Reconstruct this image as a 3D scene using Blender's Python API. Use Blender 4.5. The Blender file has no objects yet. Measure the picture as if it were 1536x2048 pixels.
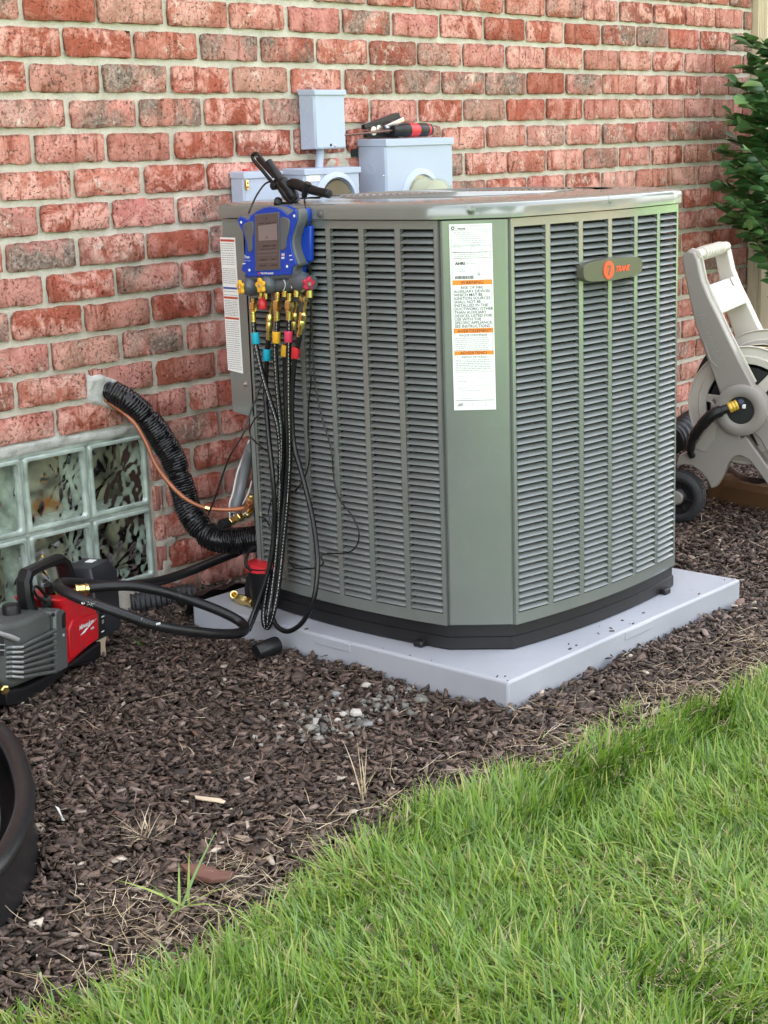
import bpy, bmesh, math, random
import numpy as np
from mathutils import Vector, Matrix, noise

random.seed(7); RNG = np.random.default_rng(11)
SC = bpy.context.scene; COL = SC.collection
R_ = math.radians
def V(*a): return Vector(a)

# ------------------------------------------------------------------ camera
CAM = V(-2.21982, -2.94712, 1.10656)
CR = V(0.66723881, -0.74412386, -0.03274219)
CU = V(0.19170177, 0.12908482, 0.97292731)
CF = V(0.7197519, 0.6554516, -0.22878026)
FPX = 3100.0
cd = bpy.data.cameras.new('camera'); co = bpy.data.objects.new('camera', cd); COL.objects.link(co)
co.matrix_world = Matrix(((CR.x, CU.x, -CF.x, CAM.x), (CR.y, CU.y, -CF.y, CAM.y), (CR.z, CU.z, -CF.z, CAM.z), (0, 0, 0, 1)))
cd.sensor_fit = 'HORIZONTAL'; cd.sensor_width = 36; cd.lens = FPX / 1536 * 36
cd.clip_start = 0.05; cd.clip_end = 400
SC.camera = co

# ------------------------------------------------------------------ light
SUN_EL, SUN_AZ = R_(48), R_(72)         # az of the direction towards the sun, from +x
w = bpy.data.worlds.new('World'); SC.world = w; w.use_nodes = True
nt = w.node_tree; bg = nt.nodes['Background']
sk = nt.nodes.new('ShaderNodeTexSky'); sk.sky_type = 'NISHITA'; sk.sun_disc = False
sk.sun_elevation = SUN_EL; sk.sun_rotation = math.pi / 2 - SUN_AZ
sk.air_density = 1.0; sk.dust_density = 4.0; sk.ozone_density = 0.6
# even warm grey mixed into the sky, added to neutralise its blue light
bw = nt.nodes.new('ShaderNodeRGBToBW'); nt.links.new(sk.outputs[0], bw.inputs[0])
vl = nt.nodes.new('ShaderNodeMix'); vl.data_type = 'RGBA'; vl.inputs[0].default_value = 0.70
tn = nt.nodes.new('ShaderNodeMix'); tn.data_type = 'RGBA'; tn.blend_type = 'MULTIPLY'; tn.inputs[0].default_value = 1; tn.inputs[7].default_value = (1.16, 1.11, 1.06, 1)
nt.links.new(bw.outputs[0], tn.inputs[6]); nt.links.new(sk.outputs[0], vl.inputs[6]); nt.links.new(tn.outputs[2], vl.inputs[7])
nt.links.new(vl.outputs[2], bg.inputs[0]); bg.inputs[1].default_value = 0.15
sd = bpy.data.lights.new('sun', 'SUN'); sd.energy = 3.0; sd.angle = R_(0.6); sd.color = (1, 0.95, 0.88)
so = bpy.data.objects.new('sun', sd); COL.objects.link(so)
sv = V(math.cos(SUN_EL) * math.cos(SUN_AZ), math.cos(SUN_EL) * math.sin(SUN_AZ), math.sin(SUN_EL))
so.rotation_euler = sv.to_track_quat('Z', 'Y').to_euler(); so.location = (0, -6, 8)
SC.view_settings.view_transform = 'Standard'; SC.view_settings.look = 'None'
SC.view_settings.gamma = 1; SC.view_settings.use_curve_mapping = False
SC.view_settings.exposure = 3.5
SC.render.engine = 'CYCLES'
SC.cycles.max_bounces = 8; SC.cycles.transmission_bounces = 8

# ------------------------------------------------------------------ helpers
def ray(u, v): return CF + CR * ((u - 768) / FPX) - CU * ((v - 1024) / FPX)
def at(u, v, ax, val):
    """point of the plane axis=val that the photograph shows at pixel (u, v)"""
    d = ray(u, v); return CAM + d * ((val - CAM[ax]) / d[ax])
def onp(u, v, p, n):
    d = ray(u, v); return CAM + d * ((Vector(p) - CAM).dot(n) / d.dot(n))
def pxof(p):
    d = Vector(p) - CAM; z = d.dot(CF); return (768 + FPX * d.dot(CR) / z, 1024 - FPX * d.dot(CU) / z, z)

def smooth(pts, n=8, closed=False):
    P = [Vector(p) for p in pts]; out = []; m = len(P)
    rng = m if closed else m - 1
    for i in range(rng):
        if closed: a, b, c, d = P[i - 1], P[i], P[(i + 1) % m], P[(i + 2) % m]
        else: a, b, c, d = P[max(i - 1, 0)], P[i], P[i + 1], P[min(i + 2, m - 1)]
        for k in range(n):
            t = k / n
            out.append(0.5 * ((2 * b) + (c - a) * t + (2 * a - 5 * b + 4 * c - d) * t * t + (3 * b - a - 3 * c + d) * t ** 3))
    if not closed: out.append(P[-1].copy())
    return out

class MB:
    def __init__(s): s.v = []; s.f = []; s.m = []; s.mi = 0
    def quadgrid(s, rows, closed=False):
        base = len(s.v); n = len(rows[0])
        for r in rows: s.v += [Vector(p) for p in r]
        for i in range(len(rows) - 1):
            for j in range(n if closed else n - 1):
                j2 = (j + 1) % n
                s.face(base + i * n + j, base + i * n + j2, base + (i + 1) * n + j2, base + (i + 1) * n + j)
        return base
    def face(s, *ix): s.f.append(tuple(ix)); s.m.append(s.mi)
    def poly(s, pts):
        b = len(s.v); s.v += [Vector(p) for p in pts]; s.face(*range(b, b + len(pts)))
    def prism(s, pts, ext):
        """polygon pts swept by the vector ext"""
        n = len(pts); b = len(s.v); e = Vector(ext)
        s.v += [Vector(p) for p in pts] + [Vector(p) + e for p in pts]
        s.face(*reversed(range(b, b + n))); s.face(*range(b + n, b + 2 * n))
        for i in range(n): s.face(b + i, b + (i + 1) % n, b + n + (i + 1) % n, b + n + i)
    def box(s, lo, hi):
        x0, y0, z0 = lo; x1, y1, z1 = hi
        s.prism([(x0, y0, z0), (x1, y0, z0), (x1, y1, z0), (x0, y1, z0)], (0, 0, z1 - z0))
    def obox(s, c, ax, ay, az):
        c = Vector(c); ax, ay, az = Vector(ax), Vector(ay), Vector(az)
        s.prism([c - ax - ay - az, c + ax - ay - az, c + ax + ay - az, c - ax + ay - az], az * 2)
    def tube(s, path, r, n=10, closed=False, cap=True):
        P = [Vector(p) for p in path]; m = len(P)
        rr = r if hasattr(r, '__len__') else [r] * m
        up = None; rows = []
        for i in range(m):
            t = (P[(i + 1) % m] - P[i - 1]) if closed else (P[min(i + 1, m - 1)] - P[max(i - 1, 0)])
            t.normalize()
            if up is None: up = t.orthogonal().normalized()
            up = up - t * up.dot(t)
            up = up.normalized() if up.length > 1e-6 else t.orthogonal().normalized()
            bn = t.cross(up)
            rows.append([P[i] + (up * math.cos(2 * math.pi * k / n) + bn * math.sin(2 * math.pi * k / n)) * rr[i] for k in range(n)])
        if closed: rows.append(rows[0])
        b = s.quadgrid(rows, True)
        if cap and not closed:
            s.face(*reversed(range(b, b + n))); e = b + (m - 1) * n; s.face(*range(e, e + n))
    def lathe(s, o, axis, prof, n=20, cap=True):
        """prof: (distance along axis, radius)"""
        o, a = Vector(o), Vector(axis).normalized(); u = a.orthogonal().normalized(); w_ = a.cross(u)
        rows = [[o + a * h + (u * math.cos(2 * math.pi * k / n) + w_ * math.sin(2 * math.pi * k / n)) * r for k in range(n)] for h, r in prof]
        b = s.quadgrid(rows, True)
        if cap:
            s.face(*reversed(range(b, b + n))); e = b + (len(prof) - 1) * n; s.face(*range(e, e + n))
    def build(s, name, mat, parent=None, smoothed=False, bevel=0, seg=2, angle=40, local=False):
        me = bpy.data.meshes.new(name)
        o0 = Vector((0, 0, 0))
        if parent is not None and not local: o0 = world_loc(parent)
        me.from_pydata([tuple(p - o0) for p in s.v], [], s.f)
        mats = mat if isinstance(mat, (list, tuple)) else [mat]
        for m_ in mats: me.materials.append(m_)
        if len(mats) > 1:
            for p, k in zip(me.polygons, s.m): p.material_index = k
        bm = bmesh.new(); bm.from_mesh(me); bmesh.ops.recalc_face_normals(bm, faces=bm.faces); bm.to_mesh(me); bm.free()
        if smoothed: me.shade_smooth(); me.set_sharp_from_angle(angle=R_(angle))
        o = bpy.data.objects.new(name, me); COL.objects.link(o); o.parent = parent
        if bevel:
            b = o.modifiers.new('bevel', 'BEVEL'); b.width = bevel; b.segments = seg; b.limit_method = 'ANGLE'; b.angle_limit = R_(35)
            b.harden_normals = False
            me.shade_smooth(); me.set_sharp_from_angle(angle=R_(60))
        return o
def world_loc(o):
    l = Vector(o.location)
    while o.parent: o = o.parent; l = l + Vector(o.location)
    return l
def tag(o, label=None, cat=None, group=None, kind=None):
    if label: o['label'] = label
    if cat: o['category'] = cat
    if group: o['group'] = group
    if kind: o['kind'] = kind
    return o
def thing(name, label, cat, loc, group=None):
    o = bpy.data.objects.new(name, None); COL.objects.link(o); o.location = loc; o.empty_display_size = 0.05
    return tag(o, label, cat, group)

# ------------------------------------------------------------------ materials
def newmat(name):
    m = bpy.data.materials.new(name); m.use_nodes = True; t = m.node_tree
    return m, t, t.nodes['Principled BSDF']
def nd(t, typ, **kw):
    n = t.nodes.new(typ)
    for k, v in kw.items():
        if k in n.inputs.keys() if hasattr(n.inputs, 'keys') else False: n.inputs[k].default_value = v
        else: setattr(n, k, v)
    return n
def ramp(t, stops, interp='LINEAR'):
    n = t.nodes.new('ShaderNodeValToRGB'); cr = n.color_ramp; cr.interpolation = interp
    while len(cr.elements) < len(stops): cr.elements.new(0.5)
    for e, (p, c) in zip(cr.elements, stops): e.position = p; e.color = (*c, 1) if len(c) == 3 else c
    return n
def noise_tex(t, vec, scale, detail=4, rough=0.6, dist=0):
    n = t.nodes.new('ShaderNodeTexNoise'); n.inputs['Scale'].default_value = scale; n.inputs['Detail'].default_value = detail
    n.inputs['Roughness'].default_value = rough; n.inputs['Distortion'].default_value = dist
    t.links.new(vec, n.inputs['Vector']); return n
def mixc(t, fac, a, b, mode='MIX'):
    n = t.nodes.new('ShaderNodeMix'); n.data_type = 'RGBA'; n.blend_type = mode
    for sock, val in ((n.inputs[0], fac), (n.inputs[6], a), (n.inputs[7], b)):
        if hasattr(val, 'links') or hasattr(val, 'is_linked'): t.links.new(val, sock)
        elif isinstance(val, (int, float)): sock.default_value = val
        else: sock.default_value = (*val, 1)
    return n.outputs[2]
def bump(t, b, h, strength=0.3, dist=0.002):
    n = t.nodes.new('ShaderNodeBump'); n.inputs['Strength'].default_value = strength; n.inputs['Distance'].default_value = dist
    t.links.new(h, n.inputs['Height']); t.links.new(n.outputs[0], b.inputs['Normal']); return n
def plain(name, col, rough=0.5, metal=0, var=0.12, nscale=40, bs=0.12, spec=0.5, coat=0, dirt=None):
    m, t, b = newmat(name)
    tc = t.nodes.new('ShaderNodeTexCoord').outputs['Object']
    n1 = noise_tex(t, tc, nscale, 5, 0.65); n2 = noise_tex(t, tc, nscale * 0.15, 3)
    r = ramp(t, [(0.3, tuple(c * (1 - var) for c in col)), (0.7, tuple(min(1, c * (1 + var)) for c in col))])
    t.links.new(n2.outputs[0], r.inputs[0]); c = r.outputs[0]
    if dirt:
        rd = ramp(t, [(0.60, (0, 0, 0)), (0.72, (1, 1, 1))]); n3 = noise_tex(t, tc, nscale * 0.6, 8, 0.75); t.links.new(n3.outputs[0], rd.inputs[0])
        mm = t.nodes.new('ShaderNodeMath'); mm.operation = 'MULTIPLY'; mm.inputs[1].default_value = dirt[1]; t.links.new(rd.outputs[0], mm.inputs[0])
        c = mixc(t, mm.outputs[0], c, dirt[0])
    t.links.new(c, b.inputs['Base Color'])
    rr = t.nodes.new('ShaderNodeMapRange'); rr.inputs[3].default_value = max(0.02, rough - 0.08); rr.inputs[4].default_value = min(1, rough + 0.1)
    t.links.new(n1.outputs[0], rr.inputs[0]); t.links.new(rr.outputs[0], b.inputs['Roughness'])
    b.inputs['Metallic'].default_value = metal; b.inputs['Specular IOR Level'].default_value = spec
    b.inputs['Coat Weight'].default_value = coat; b.inputs['Coat Roughness'].default_value = 0.08
    if bs: bump(t, b, n1.outputs[0], bs, 0.001)
    return m

def brick_material():
    m, t, b = newmat('tumbled_brick'); L = t.links.new
    oi = t.nodes.new('ShaderNodeObjectInfo'); tc = t.nodes.new('ShaderNodeTexCoord')
    add = t.nodes.new('ShaderNodeVectorMath'); add.operation = 'MULTIPLY_ADD'
    cx = t.nodes.new('ShaderNodeCombineXYZ'); L(oi.outputs['Random'], cx.inputs[0]); L(oi.outputs['Random'], cx.inputs[2])
    L(cx.outputs[0], add.inputs[0]); add.inputs[1].default_value = (37, 0, 91); L(tc.outputs['Object'], add.inputs[2])
    vec = add.outputs[0]
    def hsh(k):
        a_ = t.nodes.new('ShaderNodeMath'); a_.operation = 'MULTIPLY'; a_.inputs[1].default_value = k; L(oi.outputs['Random'], a_.inputs[0])
        f_ = t.nodes.new('ShaderNodeMath'); f_.operation = 'FRACT'; L(a_.outputs[0], f_.inputs[0]); return f_.outputs[0]
    def mul(a_, b_):
        n_ = t.nodes.new('ShaderNodeMath'); n_.operation = 'MULTIPLY'
        for s_, v_ in ((n_.inputs[0], a_), (n_.inputs[1], b_)):
            if isinstance(v_, (int, float)): s_.default_value = v_
            else: L(v_, s_)
        return n_.outputs[0]
    def rmp(src, *st):
        r_ = ramp(t, [(p, (c, c, c)) for p, c in st]); L(src, r_.inputs[0]); return r_.outputs[0]
    base = ramp(t, [(0.0, (.33, .085, .052)), (.12, (.47, .18, .145)), (.24, (.40, .105, .070)), (.36, (.47, .185, .14)), (.48, (.30, .070, .043)),
                    (.58, (.46, .165, .14)), (.68, (.43, .145, .10)), (.78, (.48, .205, .170)), (.88, (.36, .135, .10)), (.95, (.40, .20, .15))], 'CONSTANT')
    L(oi.outputs['Random'], base.inputs[0])
    # pale bloom over most of the face, ragged at its border
    n1 = noise_tex(t, vec, 13, 8, .70, .5)
    amt = mul(rmp(n1.outputs[0], (.45, 0), (.56, 1)), rmp(hsh(13.7), (.05, .25), (.6, 1)))
    c = mixc(t, amt, base.outputs[0], (.66, .335, .275))
    # vertical dark red drags across the face
    mp = t.nodes.new('ShaderNodeMapping'); mp.inputs['Scale'].default_value = (38, 1, 5); L(vec, mp.inputs[0])
    n2 = noise_tex(t, mp.outputs[0], 1, 6, .68, .25)
    c = mixc(t, rmp(n2.outputs[0], (.55, 0), (.63, .85)), c, (.25, .062, .036))
    # grey-black flashing on some bricks
    n3 = noise_tex(t, vec, 8, 7, .66, .7)
    gm = mul(rmp(hsh(7.31), (.60, 0), (.85, 1)), rmp(n3.outputs[0], (.42, 0), (.60, .9)))
    n9 = noise_tex(t, vec, 70, 6, .8); gcol = ramp(t, [(.36, (.07, .058, .05)), (.5, (.19, .155, .125)), (.64, (.40, .34, .29))]); L(n9.outputs[0], gcol.inputs[0])
    c = mixc(t, gm, c, gcol.outputs[0])
    # cream mortar rub on others
    n6 = noise_tex(t, vec, 24, 8, .75, .2)
    c = mixc(t, mul(rmp(hsh(3.77), (.35, 0), (.8, .9)), rmp(n6.outputs[0], (.54, 0), (.64, 1))), c, (.64, .50, .42))
    # fired darker arrises: distance from the brick's own edge
    sp = t.nodes.new('ShaderNodeSeparateXYZ'); L(tc.outputs['Generated'], sp.inputs[0])
    def edge(o_, w_):
        a_ = t.nodes.new('ShaderNodeMath'); a_.operation = 'SUBTRACT'; L(o_, a_.inputs[0]); a_.inputs[1].default_value = .5
        b_ = t.nodes.new('ShaderNodeMath'); b_.operation = 'ABSOLUTE'; L(a_.outputs[0], b_.inputs[0]); return rmp(b_.outputs[0], (.5 - w_, 0), (.5 - w_ * .25, 1))
    ex = t.nodes.new('ShaderNodeMath'); ex.operation = 'MAXIMUM'; L(edge(sp.outputs[0], .055), ex.inputs[0]); L(edge(sp.outputs[2], .15), ex.inputs[1])
    n7 = noise_tex(t, vec, 34, 6, .7, .3)
    c = mixc(t, mul(ex.outputs[0], rmp(n7.outputs[0], (.42, 0), (.58, .8))), c, (.20, .070, .048))
    # pits, pocks and cracks
    n4 = noise_tex(t, vec, 120, 7, .78, .25)
    gate = noise_tex(t, vec, 20, 3)
    pit = mul(rmp(n4.outputs[0], (.39, 1), (.45, 0)), rmp(gate.outputs[0], (.38, .1), (.56, 1)))
    c = mixc(t, pit, c, (.060, .028, .020))
    nA = noise_tex(t, vec, 52, 6, .72, .6)
    c = mixc(t, mul(rmp(nA.outputs[0], (.60, 0), (.66, .8)), rmp(hsh(9.1), (.1, .2), (.7, 1))), c, (.17, .050, .034))
    nB = noise_tex(t, vec, 66, 6, .74, .4)
    c = mixc(t, mul(rmp(nB.outputs[0], (.60, 0), (.67, .7)), rmp(hsh(11.3), (.2, 0), (.8, 1))), c, (.74, .50, .42))
    wv = t.nodes.new('ShaderNodeTexVoronoi'); wv.feature = 'DISTANCE_TO_EDGE'; wv.inputs['Scale'].default_value = 26
    wob = t.nodes.new('ShaderNodeVectorMath'); wob.operation = 'MULTIPLY_ADD'; L(n7.outputs['Color'], wob.inputs[0]); wob.inputs[1].default_value = (.05, .0, .05); L(vec, wob.inputs[2]); L(wob.outputs[0], wv.inputs['Vector'])
    n8 = noise_tex(t, vec, 18, 2)
    crk = mul(rmp(wv.outputs['Distance'], (.012, 1), (.03, 0)), mul(rmp(n8.outputs[0], (.50, 0), (.60, .75)), rmp(hsh(5.3), (.3, 0), (.6, 1))))
    c = mixc(t, crk, c, (.085, .038, .028))
    n5 = noise_tex(t, vec, 330, 4, .75)
    c = mixc(t, .55, c, n5.outputs[0], 'OVERLAY')
    L(c, b.inputs['Base Color']); b.inputs['Roughness'].default_value = .88; b.inputs['Specular IOR Level'].default_value = .22
    h = t.nodes.new('ShaderNodeMath'); h.operation = 'MULTIPLY_ADD'; L(n4.outputs[0], h.inputs[0]); h.inputs[1].default_value = .9; L(n1.outputs[0], h.inputs[2])
    h2 = t.nodes.new('ShaderNodeMath'); h2.operation = 'SUBTRACT'; L(h.outputs[0], h2.inputs[0]); L(pit, h2.inputs[1])
    bump(t, b, h2.outputs[0], .8, .003)
    return m

def mortar_material(name, c0, c1, bs=.7, sc=1.0):
    m, t, b = newmat(name); tc = t.nodes.new('ShaderNodeTexCoord').outputs['Object']
    n1 = noise_tex(t, tc, 14 * sc, 5, .6); n2 = noise_tex(t, tc, 160 * sc, 5, .75)
    r = ramp(t, [(.3, c0), (.7, c1)]); t.links.new(n1.outputs[0], r.inputs[0])
    c = mixc(t, .4, r.outputs[0], n2.outputs[0], 'OVERLAY')
    t.links.new(c, b.inputs['Base Color']); b.inputs['Roughness'].default_value = .9; b.inputs['Specular IOR Level'].default_value = .2
    bump(t, b, n2.outputs[0], bs, .003); return m

def tint_material(name, stops, rough=.6, spec=.4, trans=0, bs=0, attr='tint', nscale=120):
    """colour of each small piece picked by its own random value"""
    m, t, b = newmat(name)
    a = t.nodes.new('ShaderNodeAttribute'); a.attribute_name = attr
    r = ramp(t, stops); t.links.new(a.outputs['Fac'], r.inputs[0]); c = r.outputs[0]
    if nscale:
        tc = t.nodes.new('ShaderNodeTexCoord').outputs['Object']; n = noise_tex(t, tc, nscale, 4, .7)
        c = mixc(t, .5, c, n.outputs[0], 'OVERLAY')
        if bs: bump(t, b, n.outputs[0], bs, .002)
    t.links.new(c, b.inputs['Base Color']); b.inputs['Roughness'].default_value = rough; b.inputs['Specular IOR Level'].default_value = spec
    if trans:
        tr = t.nodes.new('ShaderNodeBsdfTranslucent'); t.links.new(c, tr.inputs[0]); mx = t.nodes.new('ShaderNodeMixShader'); mx.inputs[0].default_value = trans
        t.links.new(b.outputs[0], mx.inputs[1]); t.links.new(tr.outputs[0], mx.inputs[2])
        t.links.new(mx.outputs[0], t.nodes['Material Output'].inputs[0])
    return m

M = {}
M['brick'] = brick_material()
M['mortar'] = mortar_material('mortar', (.43, .39, .325), (.61, .57, .495), .9)
M['cement'] = mortar_material('cement_patch', (.36, .355, .33), (.54, .53, .50), .8, 1.2)
M['unit'] = plain('grey_green_enamel', (.166, .182, .170), .17, .12, .05, 60, .0, .8, .45, dirt=((.30, .29, .26), .16))
M['louver'] = plain('grey_green_louvre', (.172, .186, .181), .34, .06, .04, 5, .0, .5)
M['dark'] = plain('dark_inside', (.012, .013, .013), .7)  # near black of the coil, also of the painted hole shade
M['bblack'] = plain('black_base_plastic', (.009, .009, .010), .42, 0, .25, 50, .1, .45, dirt=((.07, .065, .06), .3))
M['pad'] = plain('grey_composite_pad', (.345, .362, .395), .48, 0, .09, 26, .3, .4, dirt=((.22, .195, .17), .6))
M['black'] = plain('black_plastic', (.007, .007, .008), .42, 0, .25, 60, .1, .35)
M['rubber'] = plain('black_rubber_hose', (.010, .010, .011), .34, 0, .3, 60, .12, .35, dirt=((.16, .15, .14), .35))
M['hose'] = plain('black_gloss_hose', (.007, .007, .008), .24, 0, .25, 60, .05, .4)
M['wrap'] = plain('black_tape_wrap', (.006, .006, .007), .22, 0, .3, 120, .2, .4)
M['brass'] = plain('brass', (.82, .63, .25), .20, 1, .12, 60, .08)
M['copper'] = plain('aged_copper', (.30, .115, .06), .45, .6, .4, 45, .12, dirt=((.06, .028, .02), .9))
M['steel'] = plain('zinc_steel', (.55, .56, .57), .3, 1, .1, 60, .05)
M['screwgrey'] = plain('grey_screw', (.20, .21, .20), .3, .6, .05, 60, .0)
M['hoseprint'] = plain('faded_white_print', (.42, .42, .41), .5, 0, .05, 30, 0)
M['white'] = plain('white_label', (.78, .79, .78), .45, 0, .02, 30, .02)
M['orange'] = plain('orange_print', (.83, .24, .02), .5, 0, .03, 30, 0)
M['redprint'] = plain('red_print', (.47, .07, .04), .5, 0, .03, 30, 0)
M['blueprint'] = plain('blue_print', (.03, .08, .32), .5, 0, .03, 30, 0)
M['ink'] = plain('black_ink', (.02, .02, .02), .55, 0, .05, 30, 0)
M['greyink'] = plain('grey_ink', (.30, .30, .30), .55, 0, .05, 30, 0)
M['logo'] = plain('orange_red_logo', (.78, .085, .025), .45, 0, .03, 30, 0)
M['badge'] = plain('olive_badge', (.085, .088, .058), .38, 0, .06, 60, .05)
M['elec'] = plain('blue_grey_enamel', (.40, .46, .57), .42, 0, .05, 25, .06, dirt=((.30, .32, .34), .25))
M['glassdome'] = None
M['cream'] = plain('cream_meter_face', (.74, .68, .50), .5, 0, .05, 30, .03)
M['blue'] = plain('royal_blue_plastic', (.004, .042, .36), .38, 0, .05, 60, .04)
M['greyrub'] = plain('grey_overmould', (.095, .10, .105), .5, 0, .08, 60, .1)
M['darkgrey'] = plain('charcoal_manifold', (.075, .085, .10), .34, 0, .1, 60, .06, .5)
M['screen'] = plain('dim_screen', (.095, .07, .068), .18, 0, .1, 40, 0)
M['screenlight'] = plain('screen_panel', (.20, .155, .155), .2, 0, .05, 40, 0)
M['screenprint'] = plain('screen_print', (.035, .02, .02), .25, 0, .05, 40, 0)
M['yellow'] = plain('yellow_plastic', (.78, .42, .03), .4, 0, .06, 60, .05)
M['redknob'] = plain('crimson_plastic', (.50, .02, .055), .38, 0, .08, 60, .05)
M['cyan'] = plain('cyan_sleeve', (.01, .36, .52), .4, 0, .06, 60, .05)
M['pink'] = plain('pink_red_sleeve', (.62, .045, .11), .4, 0, .06, 60, .05)
M['redcap'] = plain('red_cap', (.55, .022, .03), .36, 0, .06, 60, .05)
M['pumpred'] = plain('pump_red', (.50, .010, .016), .34, 0, .06, 60, .06)
M['pumpgrey'] = plain('pump_grey_cast', (.105, .115, .11), .36, .25, .1, 90, .1)
M['silver'] = plain('bare_edge_metal', (.50, .51, .51), .35, .4, .05, 60, .03)
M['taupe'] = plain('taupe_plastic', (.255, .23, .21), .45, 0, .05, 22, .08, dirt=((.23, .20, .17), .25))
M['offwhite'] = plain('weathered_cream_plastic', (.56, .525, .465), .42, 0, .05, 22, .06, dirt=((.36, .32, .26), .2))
M['tyre'] = plain('black_tyre', (.022, .022, .024), .6, 0, .2, 60, .3, dirt=((.12, .10, .085), .4))
M['trim'] = plain('beige_vinyl', (.52, .42, .29), .55, 0, .05, 20, .1)
M['leaf'] = None
M['bark'] = plain('brown_stem', (.10, .06, .035), .8, 0, .2, 60, .4)
M['redbark'] = plain('red_brown_bark', (.115, .052, .036), .75, 0, .35, 70, .9, dirt=((.05, .03, .025), .9))
M['palewood'] = plain('pale_split_wood', (.46, .37, .26), .75, 0, .15, 40, .3)
M['timber'] = plain('weathered_timber', (.12, .065, .025), .85, 0, .3, 18, .6)
M['stone'] = plain('pale_pebble', (.40, .37, .33), .8, 0, .25, 30, .4)
M['greystone'] = plain('grey_pebble', (.20, .20, .195), .8, 0, .25, 30, .4)
M['conduit'] = plain('grey_conduit', (.20, .21, .22), .42, 0, .1, 60, .1)
M['wire'] = plain('white_wire', (.70, .68, .64), .5, 0, .05, 60, .05)
M['corrugate'] = plain('black_corrugated_pipe', (.02, .02, .022), .45, 0, .2, 60, .15)
M['mulchbase'] = plain('wet_soil', (.022, .015, .012), .9, 0, .4, 60, .8)
M['soil'] = plain('lawn_soil', (.045, .055, .02), .95, 0, .4, 30, .6)
M['engraved'] = plain('raised_taupe_lettering', (.30, .275, .252), .45, 0, .05, 30, .02)

def glass_mat(name, col, rough=.04, ior=1.45):
    m, t, b = newmat(name); b.inputs['Base Color'].default_value = (*col, 1); b.inputs['Transmission Weight'].default_value = 1
    b.inputs['Roughness'].default_value = rough; b.inputs['IOR'].default_value = ior
    tc = t.nodes.new('ShaderNodeTexCoord').outputs['Object']; n = noise_tex(t, tc, 30, 2); bump(t, b, n.outputs[0], .15, .002); return m
def clear_mat(name, col, k=.22):
    m, t, b = newmat(name); b.inputs['Base Color'].default_value = (*col, 1); b.inputs['Roughness'].default_value = .06
    tr = t.nodes.new('ShaderNodeBsdfTransparent'); tr.inputs[0].default_value = (.93, .95, .92, 1); mx = t.nodes.new('ShaderNodeMixShader'); mx.inputs[0].default_value = k
    t.links.new(tr.outputs[0], mx.inputs[1]); t.links.new(b.outputs[0], mx.inputs[2]); t.links.new(mx.outputs[0], t.nodes['Material Output'].inputs[0]); return m
M['glassdome'] = clear_mat('meter_glass', (.55, .58, .50))
M['blockglass'] = None
def shell_mat():
    m, t, b = newmat('clear_block_face'); b.inputs['Base Color'].default_value = (.9, .95, .92, 1); b.inputs['Roughness'].default_value = .04; b.inputs['Transmission Weight'].default_value = 1; b.inputs['IOR'].default_value = 1.12
    g = t.nodes.new('ShaderNodeBsdfGlossy'); g.inputs['Roughness'].default_value = .05; f = t.nodes.new('ShaderNodeFresnel'); f.inputs['IOR'].default_value = 1.55
    mx = t.nodes.new('ShaderNodeMixShader'); t.links.new(f.outputs[0], mx.inputs[0]); t.links.new(b.outputs[0], mx.inputs[1]); t.links.new(g.outputs[0], mx.inputs[2]); t.links.new(mx.outputs[0], t.nodes['Material Output'].inputs[0]); return m
M['blockglass'] = shell_mat()
M['blockrim'] = plain('pale_green_glass_rim', (.30, .35, .31), .07, 0, .55, 70, .8, 1.0, .6)
M['blockwall'] = plain('pale_inner_glass_wall', (.46, .53, .46), .25, 0, .5, 90, .5, .5)
def blockback():
    m, t, b = newmat('block_inner_face'); L = t.links.new
    oi = t.nodes.new('ShaderNodeObjectInfo'); tc = t.nodes.new('ShaderNodeTexCoord')
    cx = t.nodes.new('ShaderNodeCombineXYZ'); L(oi.outputs['Random'], cx.inputs[0]); L(oi.outputs['Random'], cx.inputs[2])
    add = t.nodes.new('ShaderNodeVectorMath'); add.operation = 'MULTIPLY_ADD'; L(cx.outputs[0], add.inputs[0]); add.inputs[1].default_value = (23, 0, 57); L(tc.outputs['Object'], add.inputs[2])
    n = noise_tex(t, add.outputs[0], 13, 1.5, .5, .8)
    r = ramp(t, [(.36, (.085, .08, .06)), (.45, (.17, .16, .115)), (.56, (.31, .29, .21)), (.72, (.44, .41, .31))]); L(n.outputs[0], r.inputs[0])
    n2 = noise_tex(t, add.outputs[0], 7, 2); r2 = ramp(t, [(.68, (0, 0, 0)), (.74, (1, 1, 1))]); L(n2.outputs[0], r2.inputs[0])
    c = mixc(t, r2.outputs[0], r.outputs[0], (.26, .12, .03))
    L(c, b.inputs['Base Color']); b.inputs['Roughness'].default_value = .3; return m
M['blockback'] = blockback()

def text(mb, s, org, right, up, size, nrm, shear=0, bold=0, align='LEFT'):
    """flat lettering added to mb: org is the baseline start"""
    cu = bpy.data.curves.new('lettering', 'FONT'); cu.body = s; cu.size = 1; cu.resolution_u = 2; cu.shear = shear; cu.offset = bold; cu.align_x = align
    o = bpy.data.objects.new('lettering', cu); COL.objects.link(o)
    bpy.context.view_layer.update()
    me = o.to_mesh(); b = len(mb.v)
    right, up = Vector(right).normalized(), Vector(up).normalized()
    for v in me.vertices: mb.v.append(Vector(org) + right * (v.co.x * size) + up * (v.co.y * size) + Vector(nrm) * (v.co.z * size))
    for p in me.polygons: mb.face(*[b + i for i in p.vertices])
    o.to_mesh_clear(); bpy.data.objects.remove(o); bpy.data.curves.remove(cu)

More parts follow.
